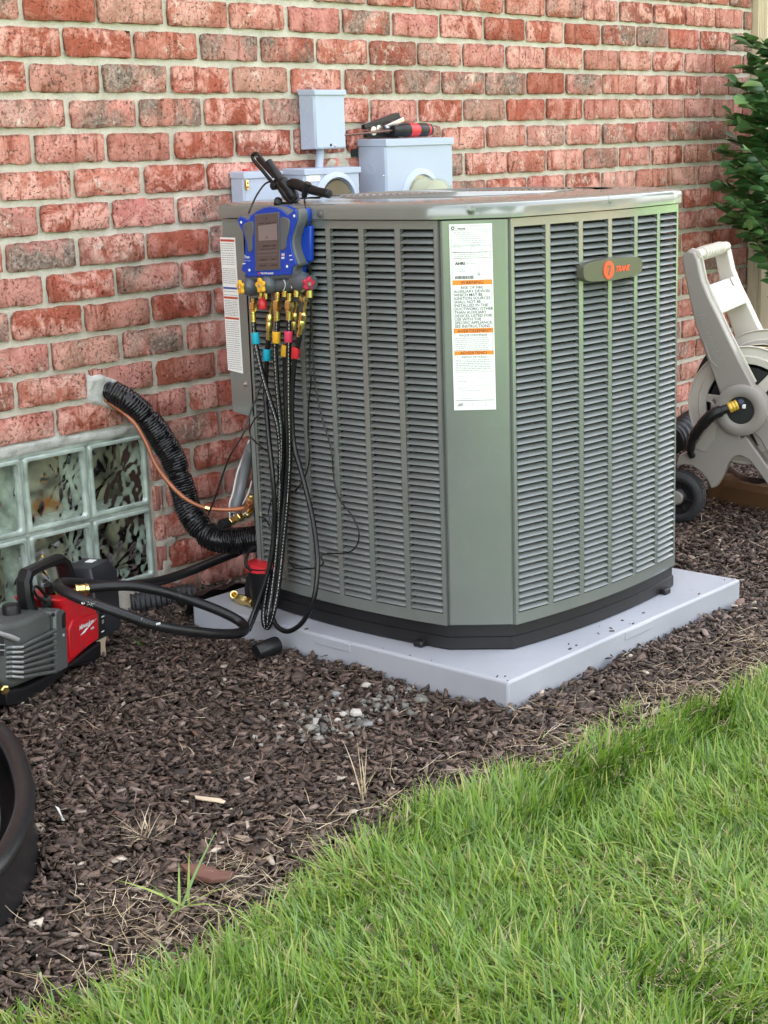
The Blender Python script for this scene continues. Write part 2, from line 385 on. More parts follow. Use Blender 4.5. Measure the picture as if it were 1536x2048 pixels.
def mesh_np(name, verts, faces, mat, tint=None, smoothed=False, kind='stuff'):
    """verts (N,3), faces (F,k) of one size, tint per vertex"""
    me = bpy.data.meshes.new(name); k = faces.shape[1]
    me.vertices.add(len(verts)); me.vertices.foreach_set('co', verts.astype(np.float32).ravel())
    me.loops.add(faces.size); me.loops.foreach_set('vertex_index', faces.astype(np.int32).ravel())
    me.polygons.add(len(faces)); me.polygons.foreach_set('loop_start', np.arange(0, faces.size, k, dtype=np.int32))
    me.update(calc_edges=True)
    if tint is not None:
        a = me.attributes.new('tint', 'FLOAT', 'POINT'); a.data.foreach_set('value', tint.astype(np.float32))
    if smoothed: me.shade_smooth()
    me.materials.append(mat); o = bpy.data.objects.new(name, me); COL.objects.link(o)
    if kind: o['kind'] = kind
    return o

# ================================================================== GROUND
EDGE = [(-30, -1.25), (-3, -1.28), (-1.6, -1.27), (-1.194, -1.30), (-1.063, -1.375), (-.861, -1.40), (-.706, -1.372), (-.56, -1.325), (-.388, -1.305),
        (-.238, -1.345), (-.06, -1.365), (.147, -1.385), (.36, -1.425), (.579, -1.462), (1.2, -1.53), (3, -1.6), (30, -1.6)]
EDGE = [(x, y + (.028 if -1.1 < x < 1 else .01)) for x, y in EDGE]
EX = np.array([p[0] for p in EDGE]); EY = np.array([p[1] for p in EDGE])
def edge_y(x): return np.interp(x, EX, EY)
PADLO, PADHI = (.085, -1.165), (1.0, -.222)
def pad_d(x, y):
    dx = np.maximum(np.maximum(PADLO[0] - x, x - PADHI[0]), 0); dy = np.maximum(np.maximum(PADLO[1] - y, y - PADHI[1]), 0)
    return np.hypot(dx, dy)
def mulch_z(x, y):
    x = np.asarray(x, float); y = np.asarray(y, float)
    z = .006 + .005 * np.sin(7.3 * x + 1.1 * y) * np.cos(6.1 * y - 2 * x) + .003 * np.sin(17 * x + 3) * np.cos(19 * y)
    front = np.exp(-(((x - .0) / .4) ** 2 + ((y + 1.2) / .3) ** 2))
    z = z + .009 * np.exp(-pad_d(x, y) / .10) * (.5 + .5 * np.sin(9 * x + 8 * y)) + .004 * front
    z = z - .02 * np.clip((edge_y(x) + .10 - y) / .12, 0, 1)
    return z

def grid_sheet(name, xs, ys, zf, mat, kind='structure'):
    X, Y = np.meshgrid(xs, ys); Z = zf(X, Y); n, m = X.shape
    v = np.stack([X, Y, Z], -1).reshape(-1, 3); i = np.arange(n * m).reshape(n, m)
    f = np.stack([i[:-1, :-1], i[:-1, 1:], i[1:, 1:], i[1:, :-1]], -1).reshape(-1, 4)
    return mesh_np(name, v, f, mat, None, True, kind)
o = grid_sheet('mulch_bed', np.linspace(-4, 6, 240), np.linspace(-1.62, .02, 60), lambda X, Y: mulch_z(X, Y) - .012, M['mulchbase'])
def lawn_z(X, Y):
    return -.010 - .09 * np.clip((Y - edge_y(X) - .0) / .06, 0, 1)
o = grid_sheet('lawn_ground', np.concatenate([[-200, -60, -20, -6], np.linspace(-3, 4, 90), [8, 20, 60, 200]]),
               np.concatenate([[-200, -80, -30, -12, -6], np.linspace(-4, -1.1, 60)]), lawn_z, M['soil'])
grid_sheet('ground_behind_house', np.array([-200., 0, 200]), np.array([.4, 60, 200.]), lambda X, Y: X * 0 - .03, M['soil'])

# ================================================================== BRICK WALL
BP, BH, ZR0 = .203, .07725, 1.35961
wall = thing('brick_wall', 'tumbled red brick house wall with pale mortar joints and a glass block window', 'wall', (0, 0, 0))
X0, X1 = -1.6, 3.11
WX0, WX1, WZ0, WZ1 = -.60, .163, .075, .452         # window opening
# mortar bed behind the bricks, with the opening left out
mb = MB()
def mort(x0, x1, z0, z1): mb.box((x0, .006, z0), (x1, .20, z1))
mort(X0, WX0, -.1, 2.5); mort(WX1, X1, -.1, 2.5); mort(WX0, WX1, WZ1, 2.5); mort(WX0, WX1, -.1, WZ0)
mb.build('mortar', M['mortar'], wall)

def brick_mesh(k, L, H):
    rnd = random.Random(k); nx, nz = 11, 5; mb = MB(); rows = []
    chipx = rnd.uniform(.2, .8)
    def fr(i, j):
        u, v = i / (nx - 1) - .5, j / (nz - 1) - .5
        x, z = u * L, v * H
        e = (i in (0, nx - 1)) or (j in (0, nz - 1))
        corner = (i in (0, nx - 1)) and (j in (0, nz - 1))
        y = rnd.uniform(-.0012, .0012) + .0016 * noise.noise((u * 5 + k * 3.1, v * 3, k))
        if e:
            q = noise.noise((u * 9 + k, v * 7, k * 1.7))
            amp = .0028 + (.004 if rnd.random() < .10 else 0)
            x -= math.copysign(1, u) * (rnd.random() * amp + max(q, 0) * .003) if i in (0, nx - 1) else rnd.uniform(-.001, .001)
            z -= math.copysign(1, v) * (rnd.random() * amp + max(q, 0) * .003) if j in (0, nz - 1) else 0
            y += .0016
            if corner:
                c = rnd.uniform(.001, .0055); x -= math.copysign(c, u); z -= math.copysign(c, v); y += .0012
        elif i in (1, nx - 2) or j in (1, nz - 2):
            y += .0003
            if i == 1: x -= L / (nx - 1) - .0035
            if i == nx - 2: x += L / (nx - 1) - .0035
            if j == 1: z -= H / (nz - 1) - .0035
            if j == nz - 2: z += H / (nz - 1) - .0035
        return V(x, y, z)
    g = [[fr(i, j) for i in range(nx)] for j in range(nz)]
    b = mb.quadgrid(g)
    ring = [b + i for i in range(nx)] + [b + j * nx + nx - 1 for j in range(1, nz)] + [b + (nz - 1) * nx + i for i in range(nx - 2, -1, -1)] + [b + j * nx for j in range(nz - 2, 0, -1)]
    s = len(mb.v); mb.v += [mb.v[r] * 1.0 + V(0, .014, 0) for r in ring]; n = len(ring)
    for i in range(n): mb.face(ring[i], s + i, s + (i + 1) % n, ring[(i + 1) % n])
    o = mb.build('brick', M['brick'], None, True, angle=50, local=True); me = o.data; bpy.data.objects.remove(o); return me
BL, BHH = BP - .0100, BH - .0108
BRICKS = [brick_mesh(k, BL, BHH) for k in range(30)]
cand = []
rnd = random.Random(3)
for r in range(-14, 18):
    z = ZR0 - r * BH
    off = .5 if r % 2 else 0
    # the measured courses start half a unit further along
    for j in range(-10, 18):
        xa = (j + off) * BP + .0050; xb = xa + BL
        if xb < X0 or xa > X1: continue
        xa, xb = max(xa, X0), min(xb, X1 - .004)
        segs = [(xa, xb)]
        if z + BHH / 2 > WZ0 - .004 and z - BHH / 2 < WZ1 + .006:
            segs = []
            if xa < WX0 - .01: segs.append((xa, min(xb, WX0 - .008)))
            if xb > WX1 + .01: segs.append((max(xa, WX1 + .008), xb))
        for a, b in segs:
            if b - a < .018: continue
            cand.append((r, (a + b) / 2, z, b - a))
def score(c):
    u, v, d = pxof((c[1], 0, c[2]))
    return (0 if (-90 < u < 1600 and -60 < v < 1300) else 1, d)
def hidden(c):
    u, v, d = pxof((c[1], 0, c[2])); return 545 < u < 1330 and v > 440
cand.sort(key=lambda c: (score(c)[0] + (1 if hidden(c) else 0), score(c)[1]))
def brick_at(c):
    r, x, z, L = c
    me = BRICKS[rnd.randrange(30)]
    o = bpy.data.objects.new('brick', me); COL.objects.link(o)
    fl = rnd.random() < .5
    o.location = (x + rnd.uniform(-.002, .002), -.0015 + rnd.uniform(-.002, .002), z + rnd.uniform(-.0018, .0018))
    sx = L / BL * rnd.uniform(.985, 1.012)
    o.scale = (sx, 1, rnd.uniform(.965, 1.03))
    o.rotation_euler = (rnd.uniform(-.01, .01), rnd.uniform(-.008, .008) + (math.pi if fl else 0), rnd.uniform(-.008, .008))
    o.parent = wall; return o
for c in cand[:300]: brick_at(c)
rest = [brick_at(c) for c in cand[300:]]
if rest:
    bpy.context.view_layer.update()
    bm = bmesh.new()
    for o in rest:
        t = o.data.copy(); t.transform(o.matrix_basis); bm.from_mesh(t); bpy.data.meshes.remove(t); bpy.data.objects.remove(o)
    me = bpy.data.meshes.new('outlying_brick'); bm.to_mesh(me); bm.free(); me.shade_smooth(); me.set_sharp_from_angle(angle=R_(50)); me.materials.append(M['brick'])
    o = bpy.data.objects.new('outlying_brick', me); COL.objects.link(o); o.parent = wall; o['kind'] = 'stuff'

# cement smeared over the bricks round the pipe and above the window
def patch(name, poly, mat, thick, seed, step=.006, feather=.03, floor=.004):
    P = [at(u, v, 1, 0) for u, v in poly]; xs = [p.x for p in P]; zs = [p.z for p in P]
    nx = int((max(xs) - min(xs)) / step) + 2; nz = int((max(zs) - min(zs)) / step) + 2; mb = MB(); rows = []
    def dist(x, z):
        ins = False; d = 1e9; n = len(P)
        for i in range(n):
            a, b = P[i], P[(i + 1) % n]
            if (a.z > z) != (b.z > z) and x < (b.x - a.x) * (z - a.z) / (b.z - a.z) + a.x: ins = not ins
            ex, ez = b.x - a.x, b.z - a.z; t_ = max(0, min(1, ((x - a.x) * ex + (z - a.z) * ez) / (ex * ex + ez * ez)))
            d = min(d, math.hypot(x - a.x - t_ * ex, z - a.z - t_ * ez))
        return d if ins else -d
    for j in range(nz):
        row = []
        for i in range(nx):
            x = min(xs) + i * step; z = min(zs) + j * step
            d = min(1, max(0, dist(x, z) / feather))
            n_ = noise.fractal((x * 22 + seed, z * 26, seed), 1, 2, 4)
            row.append((x, .009 - d * (thick + floor + .006 * n_), z))
        rows.append(row)
    mb.quadgrid(rows); return mb.build(name, mat, wall, True, angle=80)
patch('cement_smear', [(170, 750), (200, 744), (236, 756), (250, 775), (246, 800), (262, 822), (262, 838), (235, 826), (200, 818), (178, 812), (168, 796)], M['cement'], .013, 2, .005, .011)
patch('cement_smear', [(-40, 898), (100, 872), (118, 840), (128, 836), (136, 868), (270, 846), (300, 850), (300, 868), (160, 891), (-40, 935)], M['cement'], .005, 9, .005, .009)
patch('cement_smear', [(655, 298), (715, 290), (712, 395), (640, 400), (628, 330)], M['mortar'], .006, 15)
patch('cement_smear', [(318, 870), (345, 900), (372, 1180), (318, 1180), (305, 960)], M['mortar'], .006, 22, feather=.02)
# flat dark box painting the shade of a broken mortar hole, beside the small box
mb = MB(); p = at(701, 298, 1, 0); q = at(713, 313, 1, 0); mb.box((p.x, -.004, q.z), (q.x, -.001, p.z)); mb.build('mortar_hole_shade', M['dark'], wall)

# glass block window
win = MB(); win.box((WX0, .090, WZ0), (WX1, .20, WZ1)); win.mi = 0
wo = win.build('glass_block_window', M['cement'], wall)
def glass_block(x0, x1, z0, z1, seed):
    g = .0022; x0 += g; x1 -= g; z0 += g; z1 -= g; W = x1 - x0; H = z1 - z0
    cx, cz = (x0 + x1) / 2, (z0 + z1) / 2; mb = MB(); rim = .0125; N = 34
    # outer moulded rim: rounded frame, slot 0
    mb.mi = 0
    def ring(ins, y, rr, n=6):
        pts = []; a, b = W / 2 - ins, H / 2 - ins
        for q, (sx, sz) in enumerate(((1, 1), (-1, 1), (-1, -1), (1, -1))):
            for k in range(n + 1):
                an = math.pi / 2 * (q + k / n); pts.append((sx * (a - rr) + rr * math.cos(an), y, sz * (b - rr) + rr * math.sin(an)))
        return pts
    mb.quadgrid([ring(0, .086, .006), ring(0, .012, .006), ring(.0018, .006, .007), ring(.006, .003, .008), ring(.011, .004, .008), ring(rim - .002, .009, .008), ring(rim + .002, .016, .006)], True)
    # rippled front shell, slot 1
    mb.mi = 1; rr = random.Random(seed); a, b = W / 2 - rim + .001, H / 2 - rim + .001
    rows = []
    stars = [(rr.uniform(-.6, .6) * a, rr.uniform(-.6, .6) * b, rr.uniform(0, 6)) for _ in range(2)]
    for j in range(N + 1):
        row = []
        for i in range(N + 1):
            x = (i / N * 2 - 1) * a; z = (j / N * 2 - 1) * b
            h = .0014 * noise.noise((x * 34 + seed, z * 34, seed * .7)) + .0006 * noise.noise((x * 70, z * 70 + seed, 2))
            for sx, sz, ph in stars:
                d = math.hypot(x - sx, z - sz); h += .0007 * math.exp(-(d / .05) ** 2) * math.sin(11 * math.atan2(z - sz, x - sx) + ph)
            row.append((x, .013 + h, z))
        rows.append(row)
    mb.quadgrid(rows)
    # pale inner side walls, slot 2 and patterned rear face, slot 3
    mb.mi = 2
    a2, b2 = W / 2 - .006, H / 2 - .006
    def wob(k): return .004 * noise.noise((k * 3.3, seed, 1))
    def wallgrid(p0, p1):
        rows = []
        for d in range(5):
            y = .0165 + d * .0165; row = []
            for k in range(13):
                t_ = k / 12; x = p0[0] + (p1[0] - p0[0]) * t_; z = p0[1] + (p1[1] - p0[1]) * t_
                sh = 1 - .10 * d / 4 + .02 * noise.noise((x * 60 + d * .8, z * 60, seed))
                row.append((x * sh, y, z * sh))
            rows.append(row)
        mb.quadgrid(rows)
    for p0, p1 in (((-a2, -b2), (a2, -b2)), ((a2, -b2), (a2, b2)), ((a2, b2), (-a2, b2)), ((-a2, b2), (-a2, -b2))): wallgrid(p0, p1)
    mb.mi = 3; mb.poly([(-a2, .083, -b2), (a2, .083, -b2), (a2, .083, b2), (-a2, .083, b2)])
    o = mb.build('glass_block', [M['blockrim'], M['blockglass'], M['blockwall'], M['blockback']], wo, True, angle=70, local=True)
    o.location = (cx, -.002, cz); return o
bx = [WX1 + .004 - .1845 * k for k in range(5)]
for k in range(4):
    for q in range(2):
        z1 = WZ1 - .006 - .185 * q; glass_block(bx[k + 1], bx[k], z1 - .185, z1, 3 + k * 2 + q)
# pale silicone joints between the blocks
mb = MB()
for k in range(5): mb.box((bx[k] - .0035, .007, WZ0), (bx[k] + .0035, .05, WZ1 - .004))
for q in range(3): mb.box((WX0 + .002, .0045, WZ1 - .006 - .185 * q - .0034), (WX1 - .002, .051, WZ1 - .006 - .185 * q + .0034))
mb.build('window_joint', M['blockrim'], wo)

hb = thing('house', 'brick house body rising behind the wall and out of the picture', 'house', (0, 3, 0))
mb = MB(); mb.box((-9, .205, -.1), (9, 8, 5.2)); mb.build('house_core', M['mortar'], hb)
mb = MB(); mb.box((-9, .0, 2.52), (9, .2, 5.2)); mb.box((-9, .0, -.1), (X0 - .002, .2, 2.515)); mb.build('upper_wall', M['brick'], hb)
mb = MB(); mb.box((-9.5, -.4, 5.21), (9.5, 8.4, 5.35)); mb.build('eave', M['trim'], hb)
# beige fluted corner trim at the far end of the wall
ct = thing('corner_trim', 'beige fluted vinyl corner trim standing at the far right end of the brick wall', 'trim', (3.115, -.02, -.05))
mb = MB(); prof = []
x = 3.115
pts = [(3.115, .1), (3.115, -.020)]
for k in range(4): pts += [(x + .004 + k * .011, -.022), (x + .008 + k * .011, -.013), (x + .011 + k * .011, -.022)]
pts += [(3.162, -.030), (3.235, -.030), (3.235, .1)]
mb.prism([(a, b, -.05) for a, b in pts], (0, 0, 2.45)); mb.build('fluted_trim', M['trim'], ct)
sd_ = thing('siding_wall', 'pale beige siding beyond the corner trim at the picture edge', 'wall', (3.24, 0, 0))
for k in range(14):
    mb = MB(); z = -.05 + k * .175
    mb.prism([(3.237, -.012, z), (3.237, -.002, z + .175), (3.237, .1, z + .175), (3.237, .1, z)], (5.0, 0, 0)); mb.build('siding_board', M['trim'], sd_)

# ================================================================== EQUIPMENT PAD
pad = thing('equipment_pad', 'light grey composite pad under the air conditioner', 'pad', (.54, -.69, 0))
mb = MB(); mb.box((PADLO[0], PADLO[1], -.03), (PADHI[0], PADHI[1], .07)); mb.build('slab', M['pad'], pad, bevel=.006, seg=3)
def pad_tab(u0, u1, v0, v1, ax, val):
    a = at(u0, v0, ax, val); b = at(u1, v1, ax, val); mb = MB()
    s = -.0022
    pts = [(a.x, a.y, .066), (b.x, b.y, .066), (b.x, b.y, .048), (a.x, a.y, .048)]
    if ax == 1: mb.prism([(p[0], val + .004, p[2]) for p in pts], (0, -.0062, 0))
    else: mb.prism([(val + .004, p[1], p[2]) for p in pts], (-.0062, 0, 0))
    mb.build('moulded_tab', M['pad'], pad, bevel=.001)
pad_tab(1250, 1303, 1260, 1240, 1, PADLO[1]); pad_tab(632, 700, 1258, 1280, 0, PADLO[0])

# ================================================================== AIR CONDITIONER
ac = thing('air_conditioner', 'large grey green outdoor air conditioner with louvred sides on the grey pad', 'air conditioner', (.54, -.69, .07))
LA, LB = V(.165, -.945, 0), V(.171, -.378, 0)          # left side, corner to rear
FA, FB = V(.253, -1.056, 0), V(.85, -1.075, 0)         # logo side
def side(A, B, bulge, out):
    t = (B - A); n = V(t.y, -t.x, 0).normalized()
    if n.dot(out) < 0: n = -n
    def P(s, z, d=0):
        return A + t * s + n * (bulge * (1 - (2 * s - 1) ** 2) + d) + V(0, 0, z)
    def N(s):
        return (n + t.normalized() * (bulge * 4 * (2 * s - 1) / t.length)).normalized()
    return P, N, t.length
SL, NL, LLEN = side(LA, LB, .024, V(-1, 0, 0)); SF, NF, FLEN = side(FA, FB, .027, V(0, -1, 0))
ZB, ZT = .125, .9625
LZ0, NLV, LP = .1525, 56, .01415
RB, RC = V(.945, -.965, 0), V(.945, -.385, 0); BA, BB = V(.86, -.275, 0), V(.262, -.272, 0)
SR, NR, RLEN = side(RB, RC, .022, V(1, 0, 0)); SBk, NBk, BLEN = side(BA, BB, .0, V(0, 1, 0))
def outline(off=0, n=10):
    pts = []
    for P in (SL,): pts += [P(1 - k / n, 0, off) for k in range(n + 1)]
    pts += [SF(k / n, 0, off) for k in range(n + 1)]
    pts += [SR(k / n, 0, off) for k in range(n + 1)]
    pts += [SBk(0, 0, off), SBk(1, 0, off), V(.178 - off, -.300 + off * .5, 0)]
    return pts
def inset(pts, d):
    c = sum(pts, V(0, 0, 0)) / len(pts); return [p + (c - p).normalized() * d * 1.25 for p in pts]
def raise_(pts, z): return [p + V(0, 0, z) for p in pts]
def collapse(o):  # tidy duplicates are harmless
    return o
# black base pan
mb = MB(); o0 = outline(-.004)
mb.quadgrid([raise_(inset(o0, .004), .0702), raise_(o0, .074), raise_(o0, .098), raise_(inset(o0, .003), .0995), raise_(inset(o0, .003), .1235), raise_(inset(o0, .02), .1245)], True)
mb.poly(raise_(inset(o0, .02), .1245))
mb.build('base_pan', M['bblack'], ac, True, angle=40)
for s, P in ((.96, SL), (.12, SL), (.9, SF)):
    mb = MB(); c = P(s, .078, 0); mb.box((c.x - .012, c.y - .012, .0705), (c.x + .012, c.y + .012, .084)); mb.build('foot_lug', M['bblack'], ac, bevel=.003)
# dark coil inside
mb = MB(); oi = inset(outline(-.02), .012); mb.quadgrid([raise_(oi, .127), raise_(oi, .955)], True); mb.poly(raise_(oi, .955)); mb.build('coil', M['dark'], ac)

def louver_mesh(w):
    mb = MB(); hw = w / 2
    prof = [(-.0100, .0088, .0058), (-.0058, .0074, .0028), (-.0010, .0044, .0006), (.0016, .0012, 0), (.0022, .0002, 0), (.0018, -.0006, 0), (.0004, -.0002, .0002)]
    rows = [[(-hw + i, -d, z), (-hw + i + .004, -d, z), (hw - i - .004, -d, z), (hw - i, -d, z)] for d, z, i in prof]
    rows = [[Vector(p) for p in r] for r in rows]
    for r in rows[:4]:
        r[0] += V(0, .0030, -.001); r[3] += V(0, .0030, -.001)
    mb.quadgrid(rows)
    me_o = mb.build('louver', M['louver'], None, True, angle=55, local=True); me = me_o.data; bpy.data.objects.remove(me_o); return me
def side_panel(P, N, LEN, sgn, indiv, name='side_panel', ncol=6):
    """pressed steel side: frame strips round six columns of louvres"""
    m_edge, gap = .0105, .0135
    cw = (LEN - 2 * m_edge - (ncol - 1) * gap) / ncol
    mb = MB(); cols = []
    sA = lambda d: d / LEN
    def strip(d0, d1, z0, z1, n=2):
        rows = []
        for z in (z0, z1): rows.append([P(sA(d0 + (d1 - d0) * k / n), z, 0) for k in range(n + 1)])
        mb.quadgrid(rows)
        for d in (d0, d1):
            mb.poly([P(sA(d), z0, 0), P(sA(d), z1, 0), P(sA(d), z1, -.010), P(sA(d), z0, -.010)])
    zt = LZ0 + NLV * LP
    e0, e1 = .0025, LEN - .0025
    cols = [(m_edge + k * (cw + gap), m_edge + k * (cw + gap) + cw) for k in range(ncol)]
    ribs = [(e0, cols[0][0])] + [(cols[k][1], cols[k + 1][0]) for k in range(ncol - 1)] + [(cols[-1][1], e1)]
    for a, b in ribs: strip(a, b, LZ0 - .002, zt + .001)
    strip(e0, e1, ZB, LZ0 - .002, 14); strip(e0, e1, zt + .001, ZT, 14)
    # return flanges at top and bottom
    mb.quadgrid([[P(sA(e0 + (e1 - e0) * k / 14), ZB, 0) for k in range(15)], [P(sA(e0 + (e1 - e0) * k / 14), ZB - .001, -.008) for k in range(15)]])
    mb.quadgrid([[P(sA(e0 + (e1 - e0) * k / 14), ZT, 0) for k in range(15)], [P(sA(e0 + (e1 - e0) * k / 14), ZT + .0005, -.008) for k in range(15)]])
    po = mb.build(name, M['unit'], ac, True, angle=30)
    me = louver_mesh(cw + .001); L0 = world_loc(po); bank = []
    for ci, (a, b) in enumerate(cols):
        s = sA((a + b) / 2); n = N(s); tdir = V(-n.y, n.x, 0)
        chord = .5 * (P(sA(a), 0, 0) + P(sA(b), 0, 0)); 
        mat = Matrix((( tdir.x, -n.x, 0), (tdir.y, -n.y, 0), (0, 0, 1)))
        for k in range(NLV):
            o = bpy.data.objects.new('louver', me); COL.objects.link(o)
            p = chord + V(0, 0, LZ0 + .001 + k * LP); o.matrix_basis = Matrix.Translation(p - L0) @ mat.to_4x4()
            o.parent = po
            if ci not in indiv: bank.append(o)
    if bank:
        bm = bmesh.new()
        for o in bank:
            t = me.copy(); t.transform(o.matrix_basis); bm.from_mesh(t); bpy.data.meshes.remove(t); bpy.data.objects.remove(o)
        bme = bpy.data.meshes.new('louver_bank'); bm.to_mesh(bme); bm.free(); bme.materials.append(M['louver']); bme.shade_smooth(); bme.set_sharp_from_angle(angle=R_(55))
        o = bpy.data.objects.new('louver_bank', bme); COL.objects.link(o); o.parent = po; o['kind'] = 'stuff'
    return po
left_panel = side_panel(SL, NL, LLEN, 1, (0, 1, 2)); front_panel = side_panel(SF, NF, FLEN, 1, (0, 1))
right_panel = side_panel(SR, NR, RLEN, 1, (), ncol=6)

def corner_panel(p0, p1, z0=ZB, z1=ZT, mat='unit', proud=.002, rr=.008):
    t = (p1 - p0); L = t.length; t.normalize(); n = V(t.y, -t.x, 0)
    if n.dot(V(-.7, -.7, 0)) < 0 and (p0 + p1).x < .7: n = -n
    if (p0 + p1).x >= .7 and n.dot(V(.7, -.2, 0)) < 0: n = -n
    g = .003; pr = [(g, -.012), (g, -.004), (g + .0025, proud - .001), (g + .006, proud), (L / 2, proud + .001), (L - g - .006, proud), (L - g - .0025, proud - .001), (L - g, -.004), (L - g, -.012)]
    mb = MB()
    line = [p0 + t * a + n * b for a, b in pr]
    ins = [p - n * .006 for p in line]
    mb.quadgrid([raise_(ins, z0 - .0005), raise_(line, z0 + .003), raise_(line, z1 - .001), raise_(ins, z1)])
    return mb.build('corner_panel', M[mat], ac, True, angle=50), n
CP, cn = corner_panel(LA, FA)
corner_panel(FB, RB); corner_panel(RC, BA)
# rear left service panel, cut off short above the pipe connections
mb = MB(); q0, q1, q2 = LB + V(0, .003, 0), V(.178, -.300, 0), BB
mb.quadgrid([[q0 + V(0, 0, .517), q1 + V(0, 0, .523), q2 + V(0, 0, .523)], [q0 + V(0, 0, ZT), q1 + V(0, 0, ZT), q2 + V(0, 0, ZT)]])
mb.poly([q0 + V(.03, .0, .517), q0 + V(0, 0, .517), q1 + V(0, 0, .523), q2 + V(0, 0, .523)])
mb.build('service_panel', M['unit'], ac)
mb = MB(); mb.prism([(q0.x + .001, q0.y - .002, ZB), (q0.x - .001, q0.y + .009, ZB), (q0.x + .05, q0.y + .05, ZB), (q0.x + .05, q0.y + .04, ZB)], (0, 0, .395)); mb.build('corner_post', M['unit'], ac)
mb = MB(); mb.quadgrid([[BB + V(0, 0, z), BA + V(0, 0, z)] for z in (ZB, ZT)]); mb.build('rear_panel', M['unit'], ac)

# top cap with rolled rim
oc = outline(.007, 12)
mb = MB()
mb.quadgrid([raise_(inset(oc, .010), .9660), raise_(oc, .9650), raise_(oc, .9675), raise_(oc, .985), raise_(inset(oc, .0015), .9905), raise_(inset(oc, .006), .9945), raise_(inset(oc, .014), .9968), raise_(inset(oc, .035), .9985),
             raise_(inset(oc, .08), 1.0010), raise_(inset(oc, .12), 1.0015)], True)
mb.build('top_cap', M['unit'], ac, True, angle=45)
mb = MB(); hub = V(.555, -.675, 0)
def circ(r, z, n=48): return [hub + V(r * math.cos(-2 * math.pi * k / n), r * math.sin(-2 * math.pi * k / n), z) for k in range(n)]
mb = MB(); mb.quadgrid([circ(.31, 1.000), circ(.27, 1.001), circ(.262, .994), circ(.262, .93)], True); mb.build('fan_ring', M['unit'], ac, True)
mb = MB()
for k in range(8):
    a = k * math.pi / 4; mb.tube([hub + V(0, 0, .9885), hub + V(.262 * math.cos(a), .262 * math.sin(a), .9885)], .002, 5)
for k in range(18): mb.tube(circ(.012 + .0148 * k, 1.0010, 44), .0032, 5, True)
mb.build('fan_guard', M['unit'], ac, True)

def hex_screw(p, n, r=.006, parent=ac, mat='steel'):
    mb = MB(); mb.lathe(p, n, [(-.001, r * 1.75), (.0006, r * 1.75), (.0010, r * 1.1), (.0012, r), (.0035, r * .95), (.0042, r * .6), (.0042, .0002)], 14)
    return mb.build('screw', M[mat], parent, True, angle=35)
for u, v, A, B in ((942, 420, LA, FA), (1217, 402, FA, FB), (641, 428, LB, LA)):
    t = (B - A).normalized(); n = V(t.y, -t.x, 0)
    if n.dot(CF) > 0: n = -n
    bul = .0072 + (.026 if u != 942 else 0) * (.9 if u == 1217 else .95)
    p = onp(u, v, A + n * bul, n); hex_screw(p, n, .0055, mat='screwgrey')
for u, v in ((490, 768),): hex_screw(at(u, v, 0, .172), V(-1, 0, 0), .004)

# corner label --------------------------------------------------------
tcp = (FA - LA).normalized(); upz = V(0, 0, 1)
LT = V(.179, -.962, .9545) + cn * .0045
def lp(a, b, d=0): return LT + tcp * a + V(0, 0, -b) + cn * d + tcp * (b * .006)
def rect(mb, a0, b0, a1, b1, d): mb.poly([lp(a0, b0, d), lp(a1, b0, d), lp(a1, b1, d), lp(a0, b1, d)])
lab = MB(); lab.prism([lp(0, 0, -.0018), lp(.0845, 0, -.0018), lp(.0845, .371, -.0018), lp(0, .371, -.0018)], cn * .0021)
labo = lab.build('rating_label', M['white'], ac)
bars = MB()
for b0, b1 in ((.1095, .1190), (.2055, .2150), (.2510, .2590)):
    bars = MB(); rect(bars, .0035, b0, .0825, b1, .0006); bars.build('orange_band', M['orange'], labo)
ink = MB(); gr = MB(); D = .0009
def T(s, a, b, size, mb_=None, **k): text(mb_ or ink, s, lp(a, b, D + .0002), tcp, upz, size, cn, **k)
T('WARNING', .0425, .1175, .0092, align='CENTER'); T('AVERTISSEMENT', .045, .2138, .0092, align='CENTER'); T('ADVERTENCI', .042, .2578, .0090, align='CENTER')
for i, s in enumerate(['AUXILIARY DEVICES', 'WHICH MAY BE', 'IGNITION SOURCES', 'SHALL NOT BE', 'INSTALLED IN THE', 'DUCTWORK, OTHER', 'THAN AUXILIARY', 'DEVICES LISTED FOR', 'USE WITH THE', 'SPECIFIC APPLIANCE.', 'SEE INSTRUCTIONS']):
    T(s, .006, .1345 + i * .00695, .0080, bold=.004)
T('RISK OF FIRE', .042, .1270, .0079, align='CENTER'); T("RISQUE D'INCENDIE", .0425, .2215, .0062, align='CENTER'); T('RIESGO DE FUEGO', .044, .2655, .0062, align='CENTER')
T('TRANE', .0155, .0105, .0052, bold=.02); T('AHRI', .010, .0795, .0085, bold=.03); T('CERTIFIED', .0285, .0790, .0052, gr)
def lines(b0, b1, n, a0, a1, seed, h=.0011):
    rr = random.Random(seed)
    for i in range(n):
        b = b0 + (b1 - b0) * i / max(1, n - 1); a = a0; end = a1 - (rr.random() * .02 if i == n - 1 else rr.random() * .006)
        while a < end:
            l = rr.uniform(.002, .007); rect(gr, a, b, min(a + l, end), b + h, D); a += l + .0012
lines(.0155, .040, 7, .008, .078, 1); lines(.045, .053, 2, .006, .03, 2); lines(.055, .066, 4, .008, .076, 3); lines(.085, .092, 3, .010, .034, 4)
lines(.2245, .2485, 7, .006, .075, 5, .0013); lines(.2685, .2895, 7, .006, .078, 6, .0013)
for b in (.301, .312, .3255): lines(b, b, 1, .010, .046, int(b * 1e4))
lines(.331, .331, 1, .006, .062, 9)
fr = MB()
def hline(b, a0=.004, a1=.0805, h=.0005, m=None): rect(m or ink, a0, b, a1, b + h, D)
for b in (.003, .0115, .0425, .0545, .0665, .2935): hline(b)
for b in (.305, .316, .3285): hline(b, .048, .068, .0004)
